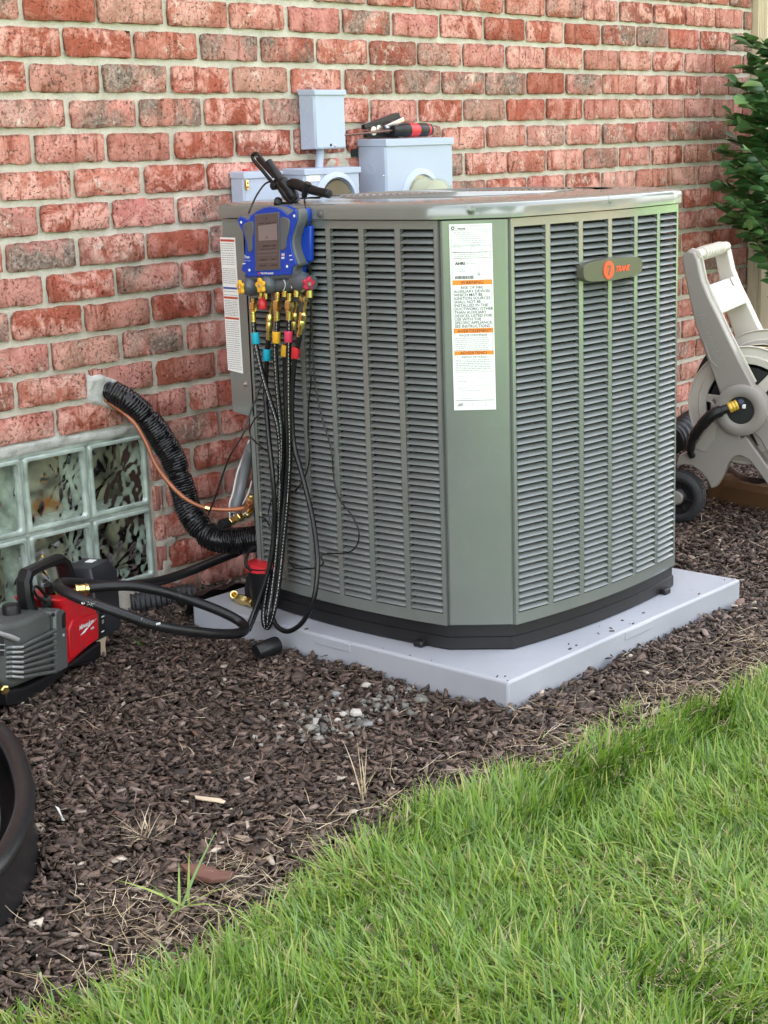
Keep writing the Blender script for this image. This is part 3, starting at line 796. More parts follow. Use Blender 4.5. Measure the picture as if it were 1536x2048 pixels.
for b in (.3215, .3405, .347): hline(b, .012, .072, .0004)
hline(.3505, .003, .082, .0016, gr)
for a in (.004, .0805): rect(ink, a, .003, a + .0004, .108, D); rect(ink, a, .119, a + .0004, .294, D)
rr = random.Random(5); a = .009
while a < .046: wd = rr.uniform(.0004, .0012); rect(ink, a, .101, a + wd, .1075, D); a += wd + rr.uniform(.0004, .001)
def ringm(mb_, a, b, r, th, n=16):
    for k in range(n):
        t0, t1 = 2 * math.pi * k / n, 2 * math.pi * (k + 1) / n
        mb_.poly([lp(a + r * math.cos(t0), b + r * math.sin(t0), D), lp(a + r * math.cos(t1), b + r * math.sin(t1), D), lp(a + (r - th) * math.cos(t1), b + (r - th) * math.sin(t1), D), lp(a + (r - th) * math.cos(t0), b + (r - th) * math.sin(t0), D)])
ringm(ink, .0465, .0475, .0042, .0005); ringm(ink, .0075, .0075, .0032, .0016)
for b in (.302, .313, .3265): ringm(gr, .0075, b, .0020, .0004, 12)
for (a, b, s) in ((.057, .098, .0045),): ink.poly([lp(a - s, b, D), lp(a, b - s, D), lp(a + s, b, D), lp(a, b + s, D)]); 
mbw = MB(); mbw.poly([lp(.057 - .0038, .098, D + .0002), lp(.057, .098 - .0038, D + .0002), lp(.057 + .0038, .098, D + .0002), lp(.057, .098 + .0038, D + .0002)]); mbw.build('flame_sign_field', M['white'], labo)
ink.poly([lp(.0555, .0995, D + .0004), lp(.0570, .0955, D + .0004), lp(.0585, .0995, D + .0004)])
for a0 in (.031, .057):  # booklet icons
    for k in range(2):
        q = a0 + k * .0065
        for (x0, y0, x1, y1) in ((0, 0, .006, .0004), (0, .007, .006, .0074), (0, 0, .0004, .0074), (.0056, 0, .006, .0074)): rect(gr, q + x0, .3565 + y0, q + x1, .3565 + y1, D)
gr.poly([lp(.006, .363, D), lp(.010, .357, D), lp(.020, .357, D), lp(.016, .363, D)])
T('!', .0335, .1174, .0070); T('i', .0650, .3625, .0060)
ink.build('label_print', M['ink'], labo); gr.build('label_fine_print', M['greyink'], labo)

# caution label of the service panel -----------------------------------
def lq(y, z, d=0): return V(.1722 + (y + .378) / .075 * .0062 - .001 - d, y, z)
mb = MB(); mb.prism([lq(-.290, .921), lq(-.3445, .921), lq(-.3475, .615), lq(-.293, .619)], (-.0012, 0, 0)); lb2 = mb.build('caution_label', M['white'], ac)
def rq(m_, t0, t1, z0, z1, d=.0018):
    f = lambda t_, z: lq(-.290 - .0545 * t_ - .003 * (.921 - z) / .306, z, d)
    m_.poly([f(t0, z0), f(t1, z0), f(t1, z1), f(t0, z1)])
rb, bb, gg = MB(), MB(), MB()
for z in (.917, .7885, .742): rq(rb, .03, .97, z, z - .005)
rq(bb, .03, .97, .810, .8055)
rr = random.Random(9)
def lines2(z0, z1, n):
    for i in range(n):
        z = z0 + (z1 - z0) * i / (n - 1); a = .06
        while a < .9: l = rr.uniform(.06, .2); rq(gg, a, min(a + l, .93), z, z - .0016); a += l + .03
lines2(.908, .893, 4); lines2(.887, .862, 6); lines2(.852, .820, 8); lines2(.801, .793, 2); lines2(.780, .747, 10); lines2(.733, .700, 8); lines2(.694, .660, 8); lines2(.655, .625, 7)
rb.build('red_band', M['redprint'], lb2); bb.build('blue_band', M['blueprint'], lb2); gg.build('label_fine_print', M['greyink'], lb2)

# name badge ------------------------------------------------------------
tf = (FB - FA).normalized(); nf = V(tf.y, -tf.x, 0)
BC = SF(.484, .8425, .008); bo = []
def bpnt(a, b, d=0): return BC + tf * a + V(0, 0, b) + nf * d
for k in range(40):
    th = 2 * math.pi * k / 40; c, s = math.cos(th), math.sin(th)
    a = .105 * math.copysign(abs(c) ** .20, c); b = .0238 * math.copysign(abs(s) ** .55, s) * (1 - .28 * (a / .105) ** 2); bo.append((a, b))
mb = MB(); mb.quadgrid([[bpnt(a, b, -.010) for a, b in bo], [bpnt(a, b, .0075) for a, b in bo], [bpnt(a * .992, b * .965, .0085) for a, b in bo]], True)
mb.poly([bpnt(a * .992, b * .965, .0085) for a, b in bo]); bad = mb.build('name_badge', M['badge'], ac, True, angle=40)
mb = MB(); oc_ = [(-.020 + .0185 * math.cos(2 * math.pi * k / 28), .019 * math.sin(2 * math.pi * k / 28)) for k in range(28)]
mb.quadgrid([[bpnt(a, b, .0085) for a, b in oc_], [bpnt(a, b, .0105) for a, b in oc_]], True); mb.poly([bpnt(a, b, .0105) for a, b in oc_])
text(mb, 'TRANE', bpnt(.0045, -.0058, .0094), tf, upz, .0158, nf, shear=.25, bold=.045)
mb.build('badge_emblem', M['logo'], bad)
mb = MB()
for k in range(7):
    b = .0105 - k * .0035; wd = .008 - abs(k - 3) * .0008
    mb.poly([bpnt(-.020 - wd, b, .0108), bpnt(-.020 + wd, b, .0108), bpnt(-.020 + wd, b - .0011, .0108), bpnt(-.020 - wd, b - .0011, .0108)])
mb.poly([bpnt(-.020 - .0075, .0085, .0109), bpnt(-.020 + .0075, .0085, .0109), bpnt(-.020 + .0065, .0060, .0109), bpnt(-.020 - .0075, .0060, .0109)])
mb.poly([bpnt(-.020 + .0025, .006, .0109), bpnt(-.020 + .0065, .006, .0109), bpnt(-.020 - .0005, -.010, .0109), bpnt(-.020 - .0040, -.010, .0109)])
mb.build('emblem_lines', M['badge'], bad)

# ================================================================== ELECTRICAL BOXES ON THE WALL
def meter_box(name, label, x0, x1, z0, z1, d, lip=.006, side_fold=True):
    t = thing(name, label, 'electrical box', ((x0 + x1) / 2, 0, z0), 'grey electrical boxes on the brick wall')
    mb = MB(); mb.box((x0, -d + .002, z0), (x1, -.0045, z1 - .004)); mb.build('case', M['elec'], t, bevel=.002)
    mb = MB(); mb.box((x0 + .0022, -d, z0 + .003), (x1 - .002, -d + .0021, z1 - .010)); mb.build('front_cover', M['elec'], t, bevel=.0012)
    mb = MB(); mb.prism([(x0 - .003, -d - .004, z1 - lip * 1.9), (x0 - .003, -d - .004, z1), (x0 - .003, -.0045, z1 + .003), (x0 - .003, -.0045, z1 - lip * 1.6)], (x1 - x0 + .006, 0, 0)); mb.build('lid', M['elec'], t, bevel=.0012)
    if side_fold:
        mb = MB(); mb.box((x0 - .0016, -d + .004, z0 + .002), (x0 + .001, -d + .020, z1 - .013)); mb.build('side_flange', M['elec'], t, bevel=.0007)
    return t
b1 = meter_box('electrical_box', 'small upright grey electrical box mounted highest on the brick wall', .736, .849, 1.108, 1.257, .062, .007)
def fscrew(t, u, v, y, r=.0028, mat='steel'):
    p = at(u, v, 1, y); mb = MB(); mb.lathe(p, (0, -1, 0), [(-.001, r), (.001, r), (.0018, r * .6), (.0018, .0001)], 10); return mb.build('screw', M[mat], t, True)
fscrew(b1, 662, 290, -.0625, .0034, 'bblack'); fscrew(b1, 670, 291, -.0625)
mb = MB(); p = at(640, 310, 1, -.02); mb.tube([(p.x, -.022, 1.11), (p.x - .006, -.022, 1.07), (p.x - .012, -.024, 1.03)], .011, 10); mb.build('conduit_stub', M['elec'], b1, True)
b3 = meter_box('meter_box', 'large grey meter box with a protruding glass meter on the brick wall', .956, 1.236, .86, 1.128, .106, .010)
fscrew(b3, 767, 352, -.1065)
def meter_ring(t, c, r, glass_len, sq=1):
    mb = MB(); mb.lathe(c, (0, -1, 0), [(-.004, r + .018), (.003, r + .017), (.006, r + .010), (.010, r + .004), (.010, r + .001), (-.002, r)], 40, False); mb.build('meter_ring', M['elec'], t, True, angle=40)
    mb = MB(); mb.lathe(c, (0, -1, 0), [(-.002, r - .002), (.0005, r - .002), (.0005, .0002)], 36, False); mb.build('meter_back', M['bblack'] if sq == 0 else M['cream'], t, True)
    if glass_len:
        mb = MB(); mb.lathe(c, (0, -1, 0), [(.001, r - .006), (glass_len * .80, r - .010), (glass_len * .94, r - .016), (glass_len, r - .026), (glass_len, .001)], 40, False)
        mb.lathe(c, (0, -1, 0), [(.001, r - .0085), (glass_len * .80, r - .0125), (glass_len * .92, r - .019), (glass_len - .003, r - .028), (glass_len - .003, .001)], 40, False)
        mb.build('meter_glass', M['glassdome'], t, True, angle=60)
        mb = MB(); mb.lathe(c, (0, -1, 0), [(.002, r - .014), (glass_len * .70, r - .016), (glass_len * .70, .0005)], 32, False); mb.build('meter_body', M['cream'], t, True, angle=40)
mc = at(841, 383, 1, -.106); meter_ring(b3, V(mc.x, -.106, mc.z - .018), .064, .088)
b2 = meter_box('meter_box', 'lower grey meter box with a white warning sticker and round dark window behind the unit', .666, .873, .83, 1.059, .083, .008)
mc = at(672, 391, 1, -.083); meter_ring(b2, V(mc.x, -.083, mc.z - .020), .066, 0, 0)
mb = MB(); c = V(mc.x, -.0845, mc.z - .020)
mb.lathe(c, (0, -1, 0), [(0, .062), (.004, .058), (.006, .0005)], 30, False); mb.build('meter_window', plain('olive_meter_window', (.10, .085, .055), .2, 0, .2, 40, .02), b2, True)
def flat_on(mb, pts, y): mb.poly([at(u, v, 1, y) for u, v in pts])
mb = MB(); a = at(612, 341, 1, -.0838); b = at(640, 362, 1, -.0838); mb.box((a.x, -.0846, b.z), (b.x, -.0826, a.z)); st = mb.build('warning_sticker', M['white'], b2)
mb = MB(); text(mb, 'WARNING', V(a.x + .009, -.0850, a.z - .013), (1, 0, 0), (0, 0, 1), .0082, (0, -1, 0), bold=.02); mb.poly([(a.x + .002, -.0850, a.z - .013), (a.x + .008, -.0850, a.z - .013), (a.x + .005, -.0850, a.z - .007)]); mb.build('sticker_print', M['ink'], st)
b4 = meter_box('disconnect_box', 'narrow grey breaker box with a small latch, leftmost of the wall boxes', .482, .612, .80, 1.057, .053, .008)
p = at(481, 371, 1, -.0535); mb = MB(); mb.box((.4835, -.060, p.z - .012), (.492, -.0525, p.z + .012)); la = mb.build('latch', M['brass'], b4, bevel=.001)
mb = MB()
for dz in (-.005, .005): mb.box((.486, -.0608, p.z + dz - .002), (.4895, -.0598, p.z + dz + .002))
mb.build('latch_slot', M['dark'], la)
p = at(490, 336, 1, -.04); mb = MB(); mb.box((p.x - .006, -.045, 1.0605), (p.x + .006, -.035, 1.066)); mb.build('red_seal', M['redcap'], b4, bevel=.001)

for t_, x_, y_, z_, r_ in ((b1, .736, -.028, 1.20, .011), (b1, .736, -.028, 1.14, .008), (b3, .956, -.05, 1.05, .014), (b3, .956, -.05, .99, .010), (b2, .666, -.04, 1.01, .010)):
    mb = MB(); mb.lathe(V(x_, y_, z_), (-1, 0, 0), [(-.001, r_), (.0008, r_), (.0009, r_ * .85), (.0002, r_ * .8), (.0002, .0003)], 20); mb.build('knockout', M['elec'], t_, True, angle=30)
# tools lying on the big meter box
zt_ = 1.1315
dr = thing('nut_driver', 'nut driver with red and black handle lying on the large meter box', 'hand tool', (1.10, -.05, zt_))
h0 = at(784, 260, 1, -.060); h1 = at(860, 259, 1, -.060); h0.z = h1.z = zt_ + .0195
ax = (h1 - h0).normalized(); L = (h1 - h0).length
def seg(name, mat, prof): m_ = MB(); m_.lathe(h0, ax, prof, 18); return m_.build(name, M[mat], dr, True, angle=35)
seg('handle_collar', 'black', [(0, .011), (.003, .014), (L * .14, .014), (L * .20, .0165), (L * .30, .0185), (L * .40, .0188)])
seg('handle_grip', 'redcap', [(L * .40, .0188), (L * .42, .0190), (L * .58, .0185), (L * .64, .0180)])
seg('handle_sleeve', 'bblack', [(L * .64, .0183), (L * .68, .0186), (L * .86, .0184), (L * .88, .0175)])
seg('handle_ring', 'redcap', [(L * .88, .0178), (L * .91, .0182), (L * .93, .0170)])
seg('handle_end', 'bblack', [(L * .93, .0172), (L * .985, .0165), (L, .012), (L, .001)])
mb = MB(); e = at(688, 269, 1, -.060); e.z = zt_ + .010; mb.tube([h0, e], [.0032, .0028], 10); mb.build('shaft', plain('rusty_shaft', (.17, .09, .07), .4, .7, .3, 60, .1), dr, True)
cu_ = thing('pipe_cutter', 'black and chrome tube cutting tool propped behind the red nut driver', 'hand tool', (1.03, -.03, zt_))
def tl(u, v): return at(u, v, 1, -.030)
mb = MB(); mb.prism([tl(729, 250), tl(731, 259), tl(802, 236), tl(799, 225), tl(790, 227), tl(764, 238)], (0, .014, 0)); mb.build('frame_jaw', M['bblack'], cu_, bevel=.002)
mb = MB(); mb.prism([tl(735, 262), tl(735, 275), tl(800, 275), tl(797, 266), tl(762, 264)], (0, .016, 0)); mb.build('lower_jaw', M['bblack'], cu_, bevel=.002)
mb = MB(); mb.prism([tl(764, 252), tl(768, 258), tl(805, 243), tl(802, 234)], (0, -.010, 0)); mb.build('slide_rail', M['steel'], cu_, bevel=.0015)
for u, v, r in ((742, 262, .012), (752, 257, .009), (770, 259, .008)):
    mb = MB(); mb.lathe(tl(u, v) - V(0, .012, 0), (0, 1, 0), [(0, r * .5), (.001, r), (.010, r), (.012, r * .4)], 16); mb.build('roller', M['steel'], cu_, True, angle=35)

# ================================================================== LINE SET, CONDUIT, VALVES
def wpath(pts): return smooth([at(u, v, 1, y) for u, v, y in pts], 14)
ins = thing('insulated_pipe', 'thick black tape wrapped pipe running from the wall patch to the air conditioner', 'pipe', at(220, 785, 1, 0))
P = wpath([(216, 781, -.004), (232, 788, -.03), (262, 806, -.062), (300, 845, -.085), (328, 885, -.10), (351, 930, -.12), (366, 980, -.14), (378, 1020, -.16), (400, 1055, -.19), (432, 1078, -.23), (475, 1081, -.27), (530, 1076, -.33)])
# resample evenly, then wrinkle the wrap
D_ = [0]
for a, b in zip(P, P[1:]): D_.append(D_[-1] + (b - a).length)
n = int(D_[-1] / .0022); Q = []; k = 0
for i in range(n + 1):
    s = D_[-1] * i / n
    while k < len(D_) - 2 and D_[k + 1] < s: k += 1
    t_ = (s - D_[k]) / max(1e-6, D_[k + 1] - D_[k]); Q.append(P[k].lerp(P[k + 1], t_))
mb = MB(); ns = 22; rows = []; up = None
pinch = [.20, .47, .73]
for i, q in enumerate(Q):
    t_ = (Q[min(i + 1, n)] - Q[max(i - 1, 0)]).normalized()
    if up is None: up = t_.orthogonal().normalized()
    up = (up - t_ * up.dot(t_)).normalized(); bn = t_.cross(up); s = i / n; row = []
    r = .0262 + .005 * min(1, s * 3)
    if s < .03: r *= .8
    for pc in pinch: r -= .0060 * math.exp(-((s - pc) / .012) ** 2)
    for k2 in range(ns):
        an = 2 * math.pi * k2 / ns
        rib = .0016 * math.sin(i * 2.2 + 1.3 * math.sin(an * 2 + i * .05)) + .0014 * noise.noise((an * 1.5, i * .35, 2)) + .002 * noise.noise((math.cos(an), math.sin(an), s * 14))
        row.append(q + (up * math.cos(an) + bn * math.sin(an)) * (r + rib))
    rows.append(row)
b = mb.quadgrid(rows, True); mb.face(*range(b, b + ns)); mb.build('wrap', M['wrap'], ins, True, angle=70)
cp = thing('copper_pipe', 'thin tarnished copper pipe curving beside the thick black wrapped pipe', 'pipe', at(210, 800, 1, 0))
mb = MB(); mb.tube(wpath([(207, 797, -.0), (222, 808, -.02), (248, 826, -.055), (272, 850, -.085), (292, 885, -.11), (312, 930, -.14), (340, 968, -.18), (372, 998, -.215), (408, 1015, -.25), (440, 1019, -.28), (470, 1019, -.31)]), .0052, 12); mb.build('tube', M['copper'], cp, True)
mb = MB(); mb.tube(wpath([(468, 1019, -.31), (482, 1017, -.325), (495, 1014, -.34)]), .0055, 12); mb.build('tube_end', M['copper'], cp, True)
mb = MB(); c = at(411, 1016, 1, -.253); d = at(420, 1018, 1, -.262); mb.tube([c, d], .0068, 12); mb.build('coupling', M['brass'], cp, True)
# brass valves
def fitting(t, name, pts, y, r, mat='brass', n=10):
    m_ = MB(); P_ = [at(u, v, 1, y) for u, v in pts]; a = (P_[1] - P_[0]); l = a.length
    if name.startswith('hex'): m_.lathe(P_[0], a, [(0, r * .9), (l * .08, r), (l * .92, r), (l, r * .9)], 6)
    else: m_.lathe(P_[0], a, [(0, r * .9), (l * .1, r), (l * .9, r), (l, r * .85)], n)
    return m_.build(name, M[mat], t, True, angle=30)
sv_ = thing('service_valve', 'brass service valves where the pipes enter the rear of the air conditioner', 'valve', at(490, 1030, 1, -.32))
fitting(sv_, 'valve_stem', [(503, 990), (506, 1015)], -.345, .0078); fitting(sv_, 'hex_nut', [(492, 1012), (503, 1008)], -.345, .010, 'copper'); fitting(sv_, 'hex_cap', [(501, 994), (501, 1004)], -.34, .011)
fitting(sv_, 'valve_body', [(468, 1040), (494, 1026)], -.32, .0085); fitting(sv_, 'hex_nut', [(474, 1037), (483, 1033)], -.32, .0115); fitting(sv_, 'valve_elbow', [(492, 1032), (504, 1018)], -.33, .008); fitting(sv_, 'hex_nut', [(458, 1045), (467, 1041)], -.32, .0105)
fitting(sv_, 'valve_handle', [(441, 1050), (459, 1045)], -.315, .0125, 'black'); fitting(sv_, 'hex_cap', [(487, 1024), (491, 1030)], -.325, .008, 'steel')
# grey conduit with white wires
cn_ = thing('conduit', 'grey flexible conduit leaning between the brick wall and the air conditioner', 'conduit', at(478, 960, 1, -.2))
mb = MB(); mb.tube(wpath([(503, 895, -.30), (494, 925, -.26), (484, 965, -.24), (473, 1008, -.24), (466, 1030, -.245)]), [.0135] * 57, 14); mb.build('conduit_tube', M['conduit'], cn_, True)
mb = MB(); mb.prism([at(499, 885, 1, -.235), at(503, 930, 1, -.235), at(476, 1010, 1, -.235), at(463, 1012, 1, -.235), at(476, 945, 1, -.235)], (0, .010, .0)); mb.build('conduit_sleeve', M['conduit'], cn_, bevel=.003)
for pts in ([(499, 880, -.245), (486, 915, -.245), (475, 945, -.245), (466, 985, -.245), (459, 1010, -.25), (460, 1035, -.25)], [(504, 962, -.27), (497, 985, -.255), (487, 1005, -.25), (477, 1015, -.25), (467, 1032, -.25)]):
    mb = MB(); mb.tube(wpath(pts), .0021, 8); mb.build('wire', M['wire'], cn_, True)

# ================================================================== DIGITAL MANIFOLD GAUGE
GX = .095
def gp(cu, cv, d=0): return at(420 + cu / 4.8767, 300 + cv / 4.8767, 0, GX) + V(d, 0, 0)
def gpoly(pts, d=0): return [gp(a, b, d) for a, b in pts]
mg = thing('manifold_gauge', 'blue and grey digital manifold gauge hanging on the air conditioner', 'gauge', gp(590, 1240, .02))
out_blue = [(290, 648), (335, 668), (372, 690), (400, 640), (450, 600), (520, 565), (580, 556), (640, 562), (700, 590), (752, 640), (790, 610), (825, 578), (840, 610), (846, 680), (820, 760), (792, 840), (785, 920), (800, 1000), (835, 1090), (840, 1120), (800, 1140), (790, 1215), (350, 1240), (345, 1195), (303, 1172), (330, 1090), (340, 1000), (345, 900), (320, 800), (280, 730), (268, 690)]
cx_, cy_ = 565, 900
big = [(cx_ + (a - cx_) * 1.055 + (4 if a > cx_ else -4), cy_ + (b - cy_) * 1.03) for a, b in out_blue]
mb = MB(); mb.prism(gpoly(out_blue, .000), (.006, 0, 0)); mb.build('face_plate', M['blue'], mg, bevel=.0012)
mb = MB(); mb.prism(gpoly(big, .0035), (.026, 0, 0)); mb.build('housing', M['greyrub'], mg, bevel=.004, seg=3)
mb = MB(); mb.prism(gpoly([(a * .98 + 12, b) for a, b in big[:]], .0285), (.014, 0, 0)); mb.build('back_shell', M['blue'], mg, bevel=.003)
mb = MB(); mb.prism(gpoly([(785, 830), (815, 760), (888, 745), (888, 1095), (815, 1105), (795, 1000)], .028), (.012, 0, 0)); mb.build('side_clip', M['blue'], mg, bevel=.003)
mb = MB(); mb.prism(gpoly([(440, 628), (678, 603), (690, 1165), (447, 1180)], -.0018), (.004, 0, 0)); mb.build('screen_frame', M['greyrub'], mg, bevel=.0008)
mb = MB(); mb.prism(gpoly([(449, 640), (670, 616), (681, 1158), (455, 1170)], -.0024), (.003, 0, 0)); sc_ = mb.build('screen', M['screen'], mg)
mb = MB(); mb.poly(gpoly([(478, 740), (660, 715), (666, 875), (484, 885)], -.0028)); mb.build('screen_panel', M['screenlight'], sc_)
mb = MB(); gy = (0, -1, 0); gz = (0, 0, 1)
text(mb, '323', gp(545, 862, -.0031), V(0, -1, .0), gz, .0065, (-1, 0, 0)); mb.build('screen_reading', M['screenprint'], sc_); mb = MB(); text(mb, '4:38', gp(540, 676, -.0031), V(0, -1, 0), gz, .0055, (-1, 0, 0)); o = mb.build('screen_clock', M['screenprint'], sc_); o['kind'] = 'stuff'; mb = MB()
for y, a0, a1, h in ((712, 490, 645, 10), (930, 525, 640, 14), (966, 500, 650, 6), (1065, 500, 560, 12), (1058, 610, 650, 12), (1122, 495, 560, 12), (1118, 600, 665, 12)):
    x = a0
    while x < a1: mb.poly(gpoly([(x, y - (x - a0) * .06), (x + 9, y - (x - a0) * .06), (x + 9, y + h - (x - a0) * .06), (x, y + h - (x - a0) * .06)], -.0031)); x += 14
o = mb.build('screen_print', M['screenprint'], sc_); o['kind'] = 'stuff'
mb = MB()
for y0, y1 in ((1030, 1032), (1095, 1098), (990, 993)): mb.poly(gpoly([(470, y0), (672, y0 - 12), (672, y1 - 12), (470, y1)], -.0031))
mb.build('screen_rule', M['screenlight'], sc_)
for pts in ([(345, 712), (405, 690), (428, 705), (430, 800), (415, 860), (420, 960), (410, 1000), (378, 990), (368, 900), (335, 800), (320, 745)], [(690, 660), (720, 650), (770, 668), (785, 705), (775, 790), (752, 870), (745, 950), (722, 982), (690, 975)]):
    mb = MB(); mb.prism(gpoly(pts, -.0030), (.006, 0, 0)); mb.build('button_pad', M['greyrub'], mg, bevel=.0022, seg=3)
mb = MB(); mb.lathe(gp(354, 755, -.0022), (-1, 0, 0), [(0, .0052), (.0014, .0048), (.0014, .0002)], 14); mb.build('power_button', M['darkgrey'], mg, True, angle=35)
for a, b in ((304, 706), (822, 643), (385, 1172), (752, 1136)):
    mb = MB(); mb.lathe(gp(a, b, .001), (-1, 0, 0), [(0, .0030), (.0016, .0030), (.0022, .002), (.0022, .0002)], 12); mb.build('corner_rivet', M['white'], mg, True, angle=35)
mb = MB(); rd_ = V(0, -1, .02)
text(mb, 'Titan', gp(338, 1055, -.0008), rd_, gz, .0080, (-1, 0, 0), bold=.02); text(mb, 'DIGITAL MANIFOLD', gp(338, 1083, -.0008), rd_, gz, .0024, (-1, 0, 0)); text(mb, 'YELLOW JACKET', gp(497, 1210, -.0008), rd_, gz, .0052, (-1, 0, 0), bold=.03)
for pts in ([(318, 1106), (350, 1103), (350, 1111), (318, 1114)], [(775, 1026), (800, 1022), (800, 1030), (775, 1034)], [(780, 1068), (808, 1064), (808, 1072), (780, 1076)], [(697, 1046), (730, 1042), (730, 1050), (697, 1054)], [(700, 1056), (728, 1053), (728, 1060), (700, 1063)]): mb.poly(gpoly(pts, -.0008))
for k in range(3): mb.poly(gpoly([(700, 1012 + k * 9), (730, 1009 + k * 9), (730, 1013 + k * 9), (700, 1016 + k * 9)], -.0008))
mb.build('face_print', M['white'], mg)
mb = MB(); mb.poly(gpoly([(472, 1196), (492, 1193), (492, 1212), (472, 1215)], -.0008))
for k in range(3): mb.poly(gpoly([(700, 1017 + k * 9), (730, 1014 + k * 9), (730, 1017 + k * 9), (700, 1020 + k * 9)], -.0008))
mb.build('red_mark', M['redcap'], mg)
# valve block with round valve bodies and star knobs
mb = MB(); mb.tube([gp(300, 1345, .022), gp(930, 1300, .022)], .0150, 18); mb.build('manifold_block', M['darkgrey'], mg, True, angle=40)
mb = MB(); mb.tube([gp(360, 1250, .012), gp(850, 1215, .012)], .009, 12); mb.build('manifold_neck', M['darkgrey'], mg, True, angle=40)
for a, b, dx, rr_ in ((375, 1330, -.030, .0215), (555, 1310, -.032, .0205)):
    mb = MB(); c = gp(a, b, .026); dv = V(-1, .35 if a < 500 else .15, -.05).normalized()
    mb.lathe(c, dv, [(-.006, .018), (.006, rr_), (.018, rr_), (.026, rr_ * .92), (.034, rr_ * .62), (.036, .004)], 22); mb.build('valve_body', M['darkgrey'], mg, True, angle=50)
    c2 = c + dv * .036; e1 = dv.orthogonal().normalized(); e2 = dv.cross(e1); st = []
    for k in range(40):
        an = 2 * math.pi * k / 40; r = .0142 + .0026 * math.cos(5 * an); st.append(c2 + (e1 * math.cos(an) + e2 * math.sin(an)) * r)
    mb = MB(); mb.prism(st, dv * .007); kn = mb.build('knob', M['yellow'], mg, bevel=.0014)
    mb = MB(); mb.lathe(c2 + dv * .0068, dv, [(0, .004), (.0012, .0036), (.0012, .0002)], 10); mb.build('knob_screw', M['steel'], kn, True, angle=35)
mb = MB(); c = gp(800, 1290, .022); dv = V(-.25, -1, -.08).normalized()
mb.lathe(c, dv, [(-.012, .020), (.010, .0215), (.020, .0205), (.030, .013), (.034, .012)], 22); mb.build('valve_body', M['darkgrey'], mg, True, angle=50)
c2 = c + dv * .033; e1 = dv.orthogonal().normalized(); e2 = dv.cross(e1)
st = [c2 + (e1 * math.cos(2 * math.pi * k / 40) + e2 * math.sin(2 * math.pi * k / 40)) * (.0130 + .0022 * math.cos(5 * 2 * math.pi * k / 40)) for k in range(40)]
mb = MB(); mb.prism(st, dv * .008); kn = mb.build('knob', M['redknob'], mg, bevel=.0014)
mb = MB(); mb.lathe(c2 + dv * .008, dv, [(0, .004), (.0012, .0036), (.0012, .0002)], 10); mb.build('knob_screw', M['steel'], kn, True, angle=35)
mb = MB()
for pts in ([(700, 1268), (715, 1300), (712, 1345), (695, 1375)], [(785, 1235), (772, 1275), (772, 1320), (782, 1352)]):
    mb.tube(smooth([gp(a, b, .0055) for a, b in pts], 5), .0008, 6)
mb.build('white_ring', M['white'], mg)
for a, b, r in ((425, 1440, .006), (475, 1435, .006), (660, 1415, .007), (775, 1415, .007), (590, 1440, .006), (900, 1420, .008)):
    mb = MB(); mb.tube([gp(a, b - 45, .022), gp(a, b + 25, .022)], r, 12); mb.build('port', M['brass'], mg, True, angle=40)
mb = MB(); c = gp(473, 1470, .012); mb.lathe(c, (0, 0, -1), [(-.006, .004), (0, .008), (.002, .0092), (.016, .0096), (.019, .008), (.019, .0005)], 16); mb.build('port_cap', M['redcap'], mg, True, angle=40)
# black hanging hook and clamp probes resting on the cap
HX = .165
def hp(cu, cv, d=0): return at(420 + cu / 4.8767, 300 + cv / 4.8767, 0, HX) + V(d, 0, 0)
pc = thing('pipe_clamp', 'black clamp probe resting on the top edge above the manifold gauge', 'clamp', hp(780, 510, .01))
jaw = [(415, 62), (428, 40), (455, 36), (482, 58), (560, 160), (640, 258), (640, 300), (605, 310), (520, 210), (430, 105)]
inner = [(440, 72), (462, 70), (540, 160), (610, 250), (606, 275), (530, 190), (450, 100)]
mb = MB(); mb.tube(smooth([hp(a, b) for a, b in jaw], 5, True), .0042, 8, True); mb.build('jaw_rim', M['black'], pc, True)
mb = MB(); mb.prism([hp(a, b, .001) for a, b in inner], (.004, 0, 0)); mb.build('jaw_pad', M['bblack'], pc)
mb = MB(); mb.tube(smooth([hp(590, 110, -.006), hp(640, 190, -.006), hp(700, 280, -.004), hp(750, 350, 0), hp(790, 430, .004), hp(810, 510, .008)], 6), [.0085] * 6 + [.0095] * 8 + [.012] * 8 + [.013] * 5 + [.011] * 4, 14); mb.build('upper_arm', M['black'], pc, True)
mb = MB(); mb.tube(smooth([hp(745, 340, .002), hp(830, 330, .0), hp(930, 365, -.002), hp(1040, 400, -.002), hp(1150, 425, 0)], 6), [.010] * 4 + [.0115] * 8 + [.010] * 6 + [.0095] * 7, 14); mb.build('lower_arm', M['black'], pc, True)
mb = MB(); mb.lathe(hp(1150, 425), (V(0, -1, -.1)), [(-.006, .004), (-.004, .009), (.003, .010), (.007, .007), (.008, .001)], 14); mb.build('arm_tip', M['black'], pc, True)
mb = MB(); mb.lathe(hp(645, 345, -.004), (-1, .2, 0), [(-.010, .009), (.006, .010), (.009, .006)], 14); mb.build('pivot', M['black'], pc, True, angle=40)
mb = MB(); mb.tube(smooth([hp(670, 330, 0), hp(720, 410, .0), hp(770, 480, .002), hp(820, 525, .004)], 5), .009, 12); mb.build('stem', M['black'], pc, True)
mb = MB(); mb.lathe(hp(700, 510, -.012), (-.3, -.5, .4), [(-.008, .008), (.008, .009), (.010, .006)], 14); mb.build('ball_joint', M['black'], pc, True, angle=40)
for a, b, c_, d in ((735, 515, 800, 515), (800, 520, 890, 455)):
    mb = MB(); mb.tube([hp(a, b, -.010), hp(c_, d, -.010)], .0028, 8); mb.build('spring_pin', M['bblack'], pc, True)
